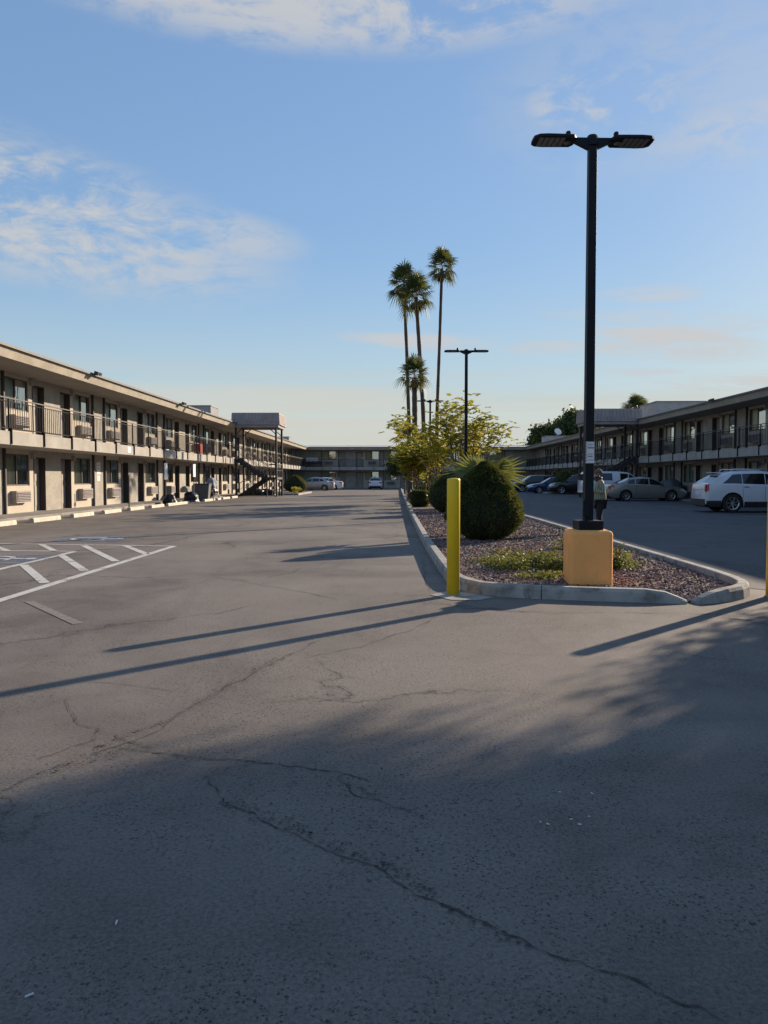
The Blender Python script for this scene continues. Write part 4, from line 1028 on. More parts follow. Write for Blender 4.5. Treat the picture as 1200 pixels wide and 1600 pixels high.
# ground cover with small flowers
def cover(cx, cy, rx, ry, h, n, label, seed, nf=26, gaps=.0):
    r = random.Random(seed); t = empty('flowering_plant', (cx,cy,.05), 0, label, 'plant', 'low flowering plants round the lamp base'); mb = MB(); st = MB(); fb = MB()
    cs = [(r.gauss(0,rx*.45), r.gauss(0,ry*.45)) for _ in range(16)]
    for k in range(16):
        x, y = cs[k]; hh = h*r.uniform(.4,1); top = Vector((x*1.15, y*1.15, hh)); st.tube([(0,0,-.01), (x*.8,y*.8,hh*.6), tuple(top)], [.006,.005,.003], 4, cap=False)
        for _ in range(n//16):
            o = Vector((r.gauss(0,.11), r.gauss(0,.11), 0)); z = abs(r.gauss(0,.5)); p = Vector((x,y,0))+o+Vector((0,0,.02+hh*min(1,z)*(1-min(1,o.length/.4)*.6)))
            leafq(mb, p, (vnorm(r)+Vector((0,0,.35))).normalized(), vnorm(r), r.uniform(.03,.06), r.uniform(.018,.032), r)
    for _ in range(nf):
        x, y = r.choice(cs); p = Vector((x+r.gauss(0,.1), y+r.gauss(0,.1), h*r.uniform(.35,1.05)))
        for k in range(6): leafq(fb, p, (vnorm(r)+Vector((0,0,.4))).normalized(), vnorm(r), .022, .02, r)
    st.build('stem', M['bark'], t); f = mb.build('foliage', M['lantana'], t); fb.build('flower', M['flower'], f)
p = gp(838, 893, .05); cover(p.x,p.y+.15,.66,.55,.36,3600,'leafy ground plant with orange flowers spreading left of the lamp base',51)
p = gp(790, 880, .05); cover(p.x,p.y+.1,.7,.5,.24,1700,'thin sprawling ground plant on the gravel before the big shrub',52,40)
p = gp(968, 890, .05); cover(p.x,p.y+.1,.24,.28,.36,1300,'small upright plant with a pink flower right of the lamp base',53,14)
p = gp(890, 862, .05); cover(p.x,p.y+.2,.16,.2,.42,420,'small tall-stemmed plant just behind the lamp base',54,8)
p = gp(862, 905, .05); cover(p.x-.1,p.y+.1,.28,.12,.08,500,'dry straw-coloured tuft at the left foot of the lamp base',55,6)
p = gp(783, 835, .05); cover(p.x,p.y+.2,.3,.3,.14,600,'sparse reddish ground plant under the big shrub',56,24)

# beyond the wings
b = atY(862, 700, 120.)
leafy_tree('distant_tree', (b.x+.9,122,0), 'broad green tree behind the right wing, on the left', 61, 5, 2.0, 3, .2, 'green', 1.0, (.5,.3), 60, group='trees behind the motel', spread=.6, up=.2, flat=.9, trunk_h=4.2)
leafy_tree('distant_tree', (b.x+3.4,118,0), 'broad green tree behind the right wing, on the right', 62, 5, 2.2, 3, .2, 'green', 1.0, (.5,.3), 60, group='trees behind the motel', spread=.6, up=.2, flat=.9, trunk_h=4.2)
b = atY(994, 700, 82.); fan_palm('fan_palm', (b.x,82,0), [(b.x,82,0),(b.x,82,3),(b.x,82,6.2),tuple(atY(994,645,82))], .25, .22, 1.9, 'palm crown showing above the right roof beside the stair canopy', 63, group='trees behind the motel', dead=4)
# bush and bed beside the left stairs
p = gp(457, 771); dome_shrub((p.x+.3,p.y,.05), 1.12, 1.62, 'large dark clipped bush at the end of the left stairs', 71, n=9000, zwide=.42)
mb = MB(); mb.box(-12.2,-8.2,62.2,71.5,0,.12); tag(mb.build('stair_planting_bed', M['soil']), kind='structure')
mb = MB(); mb.box(-12.2,-8.05,62.04,62.19,0,.14); mb.box(-8.19,-8.05,62.2,71.6,0,.14); tag(mb.build('planting_bed_kerb', M['concrete']), kind='structure')
leafy_tree('yellow_shrub', (-8.5,63.4,.12), 'little yellow-leaved plant at the corner of the bush bed', 72, 5, .22, 1, .012, 'yellow', .2, (.09,.05), 40, cat='shrub', group='plants by the left stairs')
p = gp(884, 772); leafy_tree('bushy_shrub', (p.x+.2,p.y+1.2,.1), 'leafy green bush between the parked cars on the right', 73, 5, .75, 2, .03, 'green', .45, (.13,.08), 80, cat='shrub', group='plants by the right wing', spread=.8)
mb = MB(); mb.box(p.x-1.6,p.x+1.4,p.y,p.y+3.2,0,.15); tag(mb.build('right_planting_kerb', M['concrete'], bevel=.03), kind='structure')

# ------------------------------------------------------------------ CARS
def lerpk(keys, x):
    if x <= keys[0][0]: return keys[0][1]
    for (a, va), (b, vb) in zip(keys[:-1], keys[1:]):
        if x <= b: return va+(vb-va)*(x-a)/(b-a)
    return keys[-1][1]
def smoothk(keys, x, w=.10):
    return (lerpk(keys, x-w)+2*lerpk(keys, x)+lerpk(keys, x+w))/4
KINDS = {
 # belt: shoulder / bonnet line, roof: roof line, win: side windows, ws/rg: windscreen and rear glass in x
 'sedan': dict(L=4.6,W=1.78,H=1.46,wb=(-1.32,1.38),wr=.32,belt=[(-2.3,.80),(-2.24,.97),(-1.6,1.02),(0,.94),(.9,.93),(1.1,.92),(1.9,.80),(2.22,.68),(2.3,.55)],
    roof=[(-1.80,1.0),(-.95,1.40),(-.3,1.46),(.25,1.43),(1.12,.93)], win=[(-1.28,-.78),(-.70,.02),(.10,.84)], rg=(-1.72,-1.02), ws=(.32,1.06), taper=.13),
 'suv': dict(L=4.8,W=1.88,H=1.70,wb=(-1.36,1.44),wr=.375,belt=[(-2.4,.95),(-2.34,1.12),(-1.6,1.12),(0,1.06),(1.0,1.03),(1.2,1.02),(2.0,.93),(2.32,.78),(2.4,.62)],
    roof=[(-2.33,1.13),(-1.78,1.52),(-1.2,1.65),(-.2,1.69),(.45,1.61),(1.3,1.02)], win=[(-1.75,-.98),(-.95,-.09),(-.06,.92)], rg=(-2.25,-1.84), ws=(.52,1.24), taper=.10),
 'pickup': dict(L=5.4,W=1.92,H=1.84,wb=(-1.65,1.68),wr=.38,belt=[(-2.7,1.10),(-2.66,1.16),(0,1.14),(1.05,1.12),(1.3,1.10),(2.3,1.02),(2.6,.92),(2.7,.70)],
    roof=[(-2.68,1.16),(-2.60,1.76),(-2.4,1.84),(-.3,1.84),(.40,1.78),(1.25,1.11)], win=[(-2.35,-.75),(-.22,.30),(.36,.86)], rg=(-2.66,-2.60), ws=(.50,1.18), taper=.07),
 'hatch': dict(L=4.2,W=1.74,H=1.48,wb=(-1.24,1.28),wr=.32,belt=[(-2.1,.85),(-2.05,1.0),(0,.96),(1.0,.93),(1.75,.82),(2.05,.66),(2.1,.55)],
    roof=[(-2.03,1.0),(-1.5,1.42),(-.4,1.48),(.25,1.44),(1.1,.94)], win=[(-1.5,-.85),(-.78,-.02),(.06,.82)], rg=(-1.97,-1.56), ws=(.32,1.04), taper=.11)}
def car(kind, loc, heading, paint, label, plate_=True, rails=False, cladding=False, name=None, group='cars parked in the right car park', lod=1):
    K = KINDS[kind]; L, W = K['L'], K['W']; h2 = L/2; hw = W/2; wr = K['wr']; AR = wr+.055; zs = .24 if kind in ('suv','pickup') else .19
    t = empty(name or {'sedan':'parked_sedan','suv':'parked_suv','pickup':'parked_pickup','hatch':'parked_hatchback'}[kind], loc, heading, label, 'car', group)
    def low(x):
        z = zs+.10*max(0, (abs(x)/h2-.90)/.10)
        for c in K['wb']:
            d = abs(x-c)
            if d < AR: z = max(z, wr+math.sqrt(AR*AR-d*d))
        return z
    def sec(x):
        zb = smoothk(K['belt'], x, .06); zl = low(x); zr = smoothk(K['roof'], x, .07) if K['roof'][0][0]-.07 < x < K['roof'][-1][0]+.07 else 0
        e = abs(x)/h2; w = hw*(1-K['taper']*e**5-.02*max(0, e-.97)/.03)
        zm = zs
        top = max(zr, zb+.035); hf = min(1, max(0, (top-zb-.035)/(K['H']-zb-.035)))
        pts = [(w*.93, zl), (w*.985, max(zl+.005, zm+.16)), (w, max(zl+.01, zm+.34)), (w*.995, max(zl+.015, zb-.20)), (w*.955, zb)]
        wt = w*(.935-.20*hf)
        if hf > .02: pts += [(w*.94-(w*.94-wt)*.03, zb+.012), (wt+.01, top-.085*hf), (wt-.05, top-.028*hf), (wt*.55, top+.0), (0, top+.012)]
        else: pts += [(w*.90, zb+.012), (w*.78, zb+.03), (w*.6, top), (w*.3, top+.008), (0, top+.012)]
        return pts
    def S(x, v, off=0.):
        P = sec(x); i = min(int(v), len(P)-2); f = v-i; y = P[i][0]+(P[i+1][0]-P[i][0])*f; z = P[i][1]+(P[i+1][1]-P[i][1])*f
        if off:
            dy = P[i+1][0]-P[i][0]; dz = P[i+1][1]-P[i][1]; l = math.hypot(dy, dz) or 1; y += dz/l*off; z += -dy/l*off
        return y, z
    xs = set([-h2, h2, -h2+.03, h2-.03])
    n = 60
    for i in range(n+1): xs.add(-h2+.03+(L-.06)*i/n)
    for c in K['wb']:
        for k in range(-8, 9): xs.add(c+AR*math.sin(k/8*math.pi/2)*.9999)
        xs.add(c-AR-.01); xs.add(c+AR+.01)
    xs = sorted(xs); mb = MB(); rows = []
    for x in xs:
        P = sec(x); s_ = 1.0
        if abs(abs(x)-h2) < 1e-6: s_ = .97
        k = len(mb.v); half = [(x, y*s_, z) for y, z in P]; full = half+[(x, -y*s_, z) for y, z in P[-2::-1]]; mb.v += full; rows.append((k, len(full)))
    for (a, m_), (b_, _) in zip(rows[:-1], rows[1:]):
        for j in range(m_-1): mb.f.append((a+j, b_+j, b_+j+1, a+j+1)); mb.mi.append(0)
    mb.f.append(tuple(rows[0][0]+j for j in range(rows[0][1]))); mb.f.append(tuple(rows[-1][0]+j for j in range(rows[-1][1]))[::-1]); mb.mi += [0,0]
    body = mb.build('body', paint, t, True, fixn=True)
    body.data.polygons.foreach_set('use_smooth', [len(p.vertices) == 4 for p in body.data.polygons])
    try: body.data.set_sharp_from_angle(angle=R(38))
    except Exception: pass
    # underbody
    mb = MB(); mb.box(-h2+.15,h2-.15,-hw*.80,hw*.80,zs-.03,zs+.42); mb.build('underbody', M['under'], t)
    # side windows
    def patch(mb, x0, x1, v0, v1, off, nx=8, nv=3, sides=(1,-1), skew=(0,0)):
        for s in sides:
            g = [[None]*(nv+1) for _ in range(nx+1)]
            for i in range(nx+1):
                for j in range(nv+1):
                    v = v0+(v1-v0)*j/nv; q = j/nv; x = (x0+skew[0]*q)+((x1+skew[1]*q)-(x0+skew[0]*q))*i/nx; y, z = S(x, v, off); g[i][j] = (x, s*y, z)
            for i in range(nx):
                for j in range(nv):
                    q = (g[i][j], g[i+1][j], g[i+1][j+1], g[i][j+1]); mb.quad(*(q if s > 0 else q[::-1]))
    for s in (1,-1):
        for k, (a, b_) in enumerate(K['win']):
            mb = MB(); sk = (0,0)
            if k == len(K['win'])-1: sk = (0, -.30 if kind != 'pickup' else -.12)
            if k == 0 and kind != 'pickup': sk = (.42 if kind == 'suv' else .16, 0)
            patch(mb, a, b_+(.10 if k == len(K['win'])-1 else 0), 5.10, 5.92, .004, sides=(s,), skew=sk); mb.build('side_window', M['carglass_base'], t, True)
    for key, nm in (('ws','windscreen'),('rg','rear_window')):
        a, b_ = K[key]; mb = MB()
        if kind == 'pickup' and key == 'rg':
            mb.box(-h2-.004,-h2+.04,-hw*.68,hw*.68,1.22,1.66)
        else: patch(mb, a, b_, 7.25 if nm == 'windscreen' else 6.9, 9, .006, 8, 5)
        mb.build(nm, M['carglass_base'], t, nm == 'windscreen')
    # wheels
    for c in K['wb']:
        for s in (1,-1):
            mb = MB(); yo = s*(hw-.015); yi = s*(hw-.24)
            mb.lathe([(wr*.62,yi),(wr*.93,yi),(wr,yi+s*.03),(wr,yo-s*.03),(wr*.95,yo),(wr*.68,yo+s*.004),(wr*.66,yo-s*.03),(wr*.62,yo-s*.05)] if s > 0 else [(wr*.62,yo+.05),(wr*.66,yo+.03),(wr*.68,yo-.004),(wr*.95,yo),(wr,yo+.03),(wr,yi-.03),(wr*.93,yi),(wr*.62,yi)], 28, (0,0,0), 'Y')
            w = mb.build('wheel', M['tyre'], t, False, loc=(c,0,wr))
            mb = MB(); mb.lathe([(wr*.10,yo-s*.012),(wr*.16,yo-s*.02),(wr*.16,yo-s*.07)][::1 if s < 0 else -1], 12, (0,0,0), 'Y')
            rot0 = random.random()
            for k in range(7):
                a = 6.283*k/7+rot0; ca, sa = math.cos(a), math.sin(a); p0 = Vector((ca*wr*.1, yo-s*.03, sa*wr*.1)); p1 = Vector((ca*wr*.65, yo-s*.022, sa*wr*.65))
                mb.bar(p0, p1, .05, .03)
            seg = 28
            for k in range(seg):
                a0, a1 = 6.283*k/seg, 6.283*(k+1)/seg
                mb.quad((math.cos(a0)*wr*.60,yo-s*.018,math.sin(a0)*wr*.60),(math.cos(a1)*wr*.60,yo-s*.018,math.sin(a1)*wr*.60),(math.cos(a1)*wr*.69,yo-s*.0,math.sin(a1)*wr*.69),(math.cos(a0)*wr*.69,yo-s*.0,math.sin(a0)*wr*.69))
            rm = mb.build('rim', M['rim'], w)
            mb = MB(); mb.lathe([(.01,yo-s*.09),(wr*.62,yo-s*.085)], 20, (0,0,0), 'Y'); mb.build('brake_disc', M['under'], rm)
    # lights
    for s in (1,-1):
        mb = MB()
        if kind == 'suv': patch(mb, -h2+.005, -h2+.13, 2.9, 4.95, .008, 4, 6, (s,), (0,.03)); mb.box(-h2-.012,-h2+.03,min(s*.76,s*.86),max(s*.76,s*.86),.86,1.14)
        elif kind == 'pickup': patch(mb, -h2+.02, -h2+.10, 3.1, 3.95, .008, 3, 3, (s,)); mb.box(-h2-.012,-h2+.03,min(s*.80,s*.90),max(s*.80,s*.90),.72,1.05)
        else: patch(mb, -h2+.02, -h2+.34, 3.15, 3.95, .007, 6, 3, (s,), (0,-.1)); mb.box(-h2-.012,-h2+.03,min(s*.50,s*.78),max(s*.50,s*.78),.74,.90)
        mb.build('tail_light', M['redlight'], t)
        mb = MB(); patch(mb, h2-.42, h2-.04, 3.25, 3.95, .008, 6, 3, (s,), (.12,0)); zf_ = smoothk(K['belt'], h2-.03)
        mb.box(h2-.03,h2+.012,min(s*.50,s*.76),max(s*.50,s*.76),zf_-.16,zf_-.03); mb.build('headlight', M['headlight'], t)
        mb = MB(); mb.cbox((K['ws'][1]-.28, s*(hw+.07), K['belt'][4][1]+.06), (.10,.17,.12)); mb.bar((K['ws'][1]-.28, s*(hw-.08), K['belt'][4][1]+.0),(K['ws'][1]-.28, s*(hw+.02), K['belt'][4][1]+.05),.03); mb.build('wing_mirror', M['plastic'] if kind != 'suv' else paint, t, bevel=.02)
        mb = MB()
        for xd in (K['win'][-2][0]+.12, K['win'][-1][0]+.12):
            y, z = S(xd, 3.75); mb.cbox((xd, s*(y+.015), z-.01), (.18,.025,.03))
        mb.build('door_handle', M['chrome'], t)
        # door seams
        for xd in [K['win'][-1][1]+.12, K['win'][-1][0]-.04, K['win'][-2][0]-.02]:
            mb = MB()
            P = [S(xd, v, .003) for v in (1.1, 2, 3, 3.98)]
            for (y0_, z0_), (y1_, z1_) in zip(P[:-1], P[1:]): mb.quad((xd-.006,s*y0_,z0_),(xd+.006,s*y0_,z0_),(xd+.006,s*y1_,z1_),(xd-.006,s*y1_,z1_))
            mb.build('door_seam', M['under'], t)
    mb = MB(); mb.cur = 0
    mb.box(-h2-.014,-h2+.02,-.28,.28,.70 if kind != 'pickup' else .52,.86 if kind != 'pickup' else .66); mb.build('number_plate', M['paper'], t)
    # bumpers / grille
    mb = MB(); mb.box(h2-.02,h2+.01,-.45,.45,.38,.58); mb.build('grille', M['plastic'], t)
    mb = MB(); mb.box(-h2-.02,-h2+.05,-hw*.80,hw*.80,zs+.10,zs+.24); mb.build('rear_bumper', M['plastic'] if kind != 'pickup' else M['chrome'], t, bevel=.02)
    if cladding:
        for s in (1,-1):
            for xa, xb, vv in ((K['wb'][0]+AR+.02, K['wb'][1]-AR-.02, 1.25),(-h2+.04, K['wb'][0]-AR-.01, 1.45),(K['wb'][1]+AR+.01, h2-.04, 1.2)):
                mb = MB(); patch(mb, xa, xb, .0, vv, .012, 10, 3, (s,)); mb.build('sill_cladding', M['plastic'], t)
        mb = MB(); mb.box(-h2-.026,-h2+.02,-hw*.84,hw*.84,zs+.02,zs+.30); mb.build('lower_bumper', M['plastic'], t, bevel=.015)
        mb = MB(); mb.box(-h2-.02,-h2+.03,-.55,.55,.90,.94); mb.build('chrome_strip', M['chrome'], t)
    if kind == 'suv':
        mb = MB(); mb.cbox((-1.78,0,1.60),(.24,1.16,.03)); mb.build('roof_spoiler', paint, t, bevel=.01)
    if rails:
        for s in (1,-1):
            mb = MB(); mb.tube([(-1.35,s*.60,1.66),(-1.25,s*.60,1.735),(.25,s*.60,1.72),(.40,s*.60,1.64)], .018, 8); mb.build('roof_rail', M['chrome'], t)
    return t
whitep = carpaint('white paint', (.66,.68,.72), .0); silver = carpaint('silver paint', (.36,.36,.37), .55); beige = carpaint('beige silver paint', (.30,.275,.25), .5)
darkg = carpaint('dark grey paint', (.055,.06,.07), .4); blackp = carpaint('black paint', (.015,.016,.02), .3); bluep = carpaint('dark blue paint', (.02,.045,.13), .4)
car('suv', (14.70, 31.7, 0), R(-2), whitep, 'white SUV with tall red tail lights at the right edge', rails=True, cladding=True)
car('sedan', (14.98, 47.2, 0), R(0), beige, 'beige silver sedan parked right of the man')
car('pickup', (15.25, 53.2, 0), R(0), whitep, 'white pickup with a canopy over its bed, behind the sedan')
car('suv', (15.4, 66.6, 0), R(176), blackp, 'black car with a red tail light next to the leafy bush') 
car('sedan', (14.0, 70.0, 0), R(180), bluep, 'dark blue sedan just left of the leafy bush')
car('suv', (14.8, 82.0, 0), R(180), darkg, 'dark grey SUV whose roof shows behind the blue sedan')
car('suv', (13.6, 77.5, 0), R(184), darkg, 'dark grey SUV facing left, left of the blue sedan')
car('sedan', (13.2, 87.0, 0), R(182), silver, 'pale car half hidden at the left end of the right row')
car('sedan', (18.0-1.4, 43.0, 0), R(0), darkg, 'dark hatchback nose in the gap before the right wing', name='parked_sedan') if False else None
car('sedan', (-9.35, 85.0, 0), R(178), silver, 'silver sedan parked nose-in at the left wing beyond the bush', group='cars at the far end')
car('sedan', (-8.75, 89.8, 0), R(180), whitep, 'white car just behind the silver sedan', group='cars at the far end')
car('hatch', (-2.8, 96.3, 0), R(90), whitep, 'white car seen from behind before the far wing', group='cars at the far end')
# grey cover lump and AC beyond the sedan
def covered(loc, sx, sy, sz, label, mat, seed, name, cat):
    mb = MB(); seg, rg_ = 28, 12; idx = []
    for i in range(rg_+1):
        u = i/rg_; k = len(mb.v); idx.append(k)
        for j in range(seg):
            a = 6.283*j/seg; q = (max(0, 1-u**2.6))**.5*.98+.02; nn = 1+.38*mnoise.noise(Vector((math.cos(a)*1.6+seed, math.sin(a)*1.6, u*2.4)))+.13*mnoise.noise(Vector((math.cos(a)*7+seed, math.sin(a)*7, u*6)))
            mb.v.append((sx*q*nn*math.cos(a), sy*q*nn*math.sin(a), sz*u*(1+.05*mnoise.noise(Vector((math.cos(a)*q*3, math.sin(a)*q*3, seed))))))
    for i in range(rg_):
        for j in range(seg): j2 = (j+1)%seg; mb.f.append((idx[i]+j, idx[i]+j2, idx[i+1]+j2, idx[i+1]+j)); mb.mi.append(0)
    mb.f.append(tuple(idx[-1]+j for j in range(seg))); mb.mi.append(0)
    o = mb.build(name, mat, None, True, loc=loc); tag(o, label, cat); return o
M['tarp'] = pm('tarpaulin', (.07,.08,.09), .75, .2, 3, .4, 12); M['bag'] = pm('bag', (.015,.015,.017), .4, .2, 5, .4, 14); M['palebag'] = pm('pale cloth', (.28,.31,.36), .8, .2, 4, .5, 10)
covered((17.45,49.6,Z1), .75, 1.3, 1.25, 'grey sheet thrown over a bulky heap by the right walkway', M['tarp'], 3, 'covered_heap', 'cover')
p = gp(252.5, 787); covered((-11.75,p.y if p.y < 41 else 39.4,0), .36, .36, .58, 'black rounded sack on the left walkway edge', M['bag'], 8, 'black_sack', 'sack')

# ------------------------------------------------------------------ SMALL THINGS BY THE LEFT WING
def signpost(D, label, z0, z1, zt, w=.30, X=-12.05):
    t = empty('parking_sign', (X, D, 0), 0, label, 'sign', 'sign posts along the left walkway'); mb = MB(); mb.tube([(0,0,0),(0,0,zt)], .025, 8); mb.build('pole', M['handrail'], t)
    mb = MB(); mb.cur = 0; mb.box(.028,.034,-w/2,w/2,z0,z1); 
    o = mb.build('sign_plate', [M['white'], M['signblue']], t); o.rotation_euler = (0,0,R(-14)); return t
M['signblue'] = pm('sign blue', (.08,.18,.45), .5, 0)
def Dl(px, X=12.05): return X*F/(622-px)
signpost(Dl(257), 'white upright sign on a thin pole above the black sack', 1.30, 2.15, 2.2)
signpost(Dl(302), 'white sign on a thin pole left of the grey bin', 1.45, 2.2, 2.25)
t = empty('post', (-12.05, Dl(199), 0), 0, 'thin bare post at the walkway edge, left of the black sack', 'post'); mb = MB(); mb.tube([(0,0,0),(0,0,1.5)], .03, 8); mb.build('pole', M['trim'], t); mb = MB(); mb.box(-.045,.045,-.06,.06,1.0,1.12); mb.build('bracket', M['trim'], t)
# grey bin
t = empty('rubbish_bin', (-11.9, 46.6, 0), R(4), 'dark grey tapered bin at the walkway edge', 'bin'); mb = MB(); k = len(mb.v)
mb.v += [(-.38,-.34,.02),(.38,-.34,.02),(.38,.34,.02),(-.38,.34,.02),(-.48,-.44,1.0),(.48,-.44,1.0),(.48,.44,1.0),(-.48,.44,1.0)]
for q in ((3,2,1,0),(4,5,6,7),(0,1,5,4),(1,2,6,5),(2,3,7,6),(3,0,4,7)): mb.f.append(q); mb.mi.append(0)
mb.build('bin_body', pm('bin plastic', (.11,.11,.115), .7, .1, 3), t, bevel=.03); mb = MB(); mb.box(-.51,.51,-.47,.47,1.001,1.05); mb.build('bin_lid', M['plastic'], t, bevel=.02)
p = covered((-12.0,44.4,0), .45, .5, .62, 'dark heap of bags left of the grey bin', M['bag'], 12, 'bag_heap', 'bags'); 
p = covered((-12.35,44.5,.55), .30, .36, .38, 'small pale sack lying on the dark bag heap', pm('pale sack', (.30,.27,.22), .8, .2, 5, .4, 12), 14, 'pale_sack', 'sack')
# carts piled with bags near the stairs
def cart(loc, label, seed):
    r = random.Random(seed); t = empty('luggage_cart', loc, R(r.uniform(-15,15)), label, 'cart', 'carts by the left stairs'); mb = MB(); mb.box(-.35,.35,-.55,.55,.20,.28); mb.build('deck', M['plastic'], t)
    for x in (-.28,.28):
        for y in (-.45,.45): mb = MB(); mb.lathe([(.03,x-.025),(.09,x-.02),(.09,x+.02),(.03,x+.025)], 12, (0,0,0), 'Y'); o = mb.build('wheel', M['tyre'], t); o.rotation_euler = (0,0,R(90)); o.location = (0,y,.10)
    mb = MB(); mb.tube([(-.33,-.53,.28),(-.33,-.53,1.2),(.33,-.53,1.2),(.33,-.53,.28)], .02, 6); mb.tube([(-.33,.53,.28),(-.33,.53,1.2),(.33,.53,1.2),(.33,.53,.28)], .02, 6); mb.build('frame', M['trim'], t)
    return t
cart((-11.95,49.2,0), 'black cart beside the bin carrying a dark sack', 1)
covered((-11.95,49.2,.285), .34, .5, .60, 'dark sack resting on the cart', M['bag'], 17, 'dark_sack', 'sack')
covered((-11.95,49.2,.87), .34, .45, .55, 'pale blue-grey sack on top of the dark one', M['palebag'], 18, 'grey_sack', 'sack')
for i, (x, y, s, lab) in enumerate([(-11.0,60.6,.5,'dark bag under the stairs, left'),(-10.2,60.9,.45,'dark bag under the stair landing'),(-10.8,62.6,.5,'dark bag behind the stair posts'),(-11.7,61.5,.6,'large dark bag against the wall below the stairs')]):
    covered((x,y,0.0), s, s*.9, s*1.1, lab, M['bag'], 20+i, 'dark_bag', 'bag')
# things on the left balcony
zb_ = ZS1
t = empty('folding_table', (-12.75, Dl(300, 12.75), zb_), 0, 'small white table on the left balcony', 'table'); mb = MB(); mb.box(-.3,.3,-.45,.45,.68,.71); mb.build('table_top', M['white'], t)
for sx in (-1,1):
    for sy in (-1,1): mb = MB(); mb.bar((sx*.25,sy*.4,0),(sx*.25,sy*.4,.68),.03); mb.build('leg', M['handrail'], t)
t = empty('red_cooler', (-12.75, Dl(309, 12.75), zb_), 0, 'tall red ice chest beside the white table on the balcony', 'cooler'); mb = MB(); mb.box(-.22,.22,-.26,.26,.0,.72); mb.build('body', pm('red plastic', (.50,.05,.04), .5, .1, 4), t, bevel=.03); mb = MB(); mb.box(-.24,.24,-.28,.28,.722,.80); mb.build('lid', pm('dark red plastic', (.35,.03,.03), .5, .1, 4), t, bevel=.02)
# far balcony clutter: a dark barbecue-like bench with pale cloths
p = atY(488, 722, YF+.9); t = empty('laundry_rack', (p.x, YF+.9, ZS1), 0, 'rack of pale cloths on the far balcony near the corner', 'rack')
mb = MB(); mb.bar((-.9,0,1.25),(.9,0,1.25),.03); mb.bar((-.9,0,0),(-.9,0,1.25),.03); mb.bar((.9,0,0),(.9,0,1.25),.03); mb.build('frame', M['trim'], t); mb = MB()
for i in range(6): mb.box(-.8+i*.27,-.58+i*.27,-.02,.02,.72+.1*(i%2),1.26)
mb.build('cloth', M['paper'], t)
p = atY(489, 728, YF+.3); t = empty('balcony_bench', (p.x+.1, YF+.55, ZS1), 0, 'dark bench below the pale cloths on the far balcony', 'bench'); mb = MB(); mb.box(-1.1,1.1,-.25,.25,.4,.46); mb.build('seat', M['trim'], t); mb = MB(); mb.box(-1.1,1.1,.20,.25,.461,.75); mb.build('backrest', M['trim'], t)
for s in (-1,1): mb = MB(); mb.box(s*.95-.05,s*.95+.05,-.22,.22,0,.4); mb.build('leg', M['trim'], t)

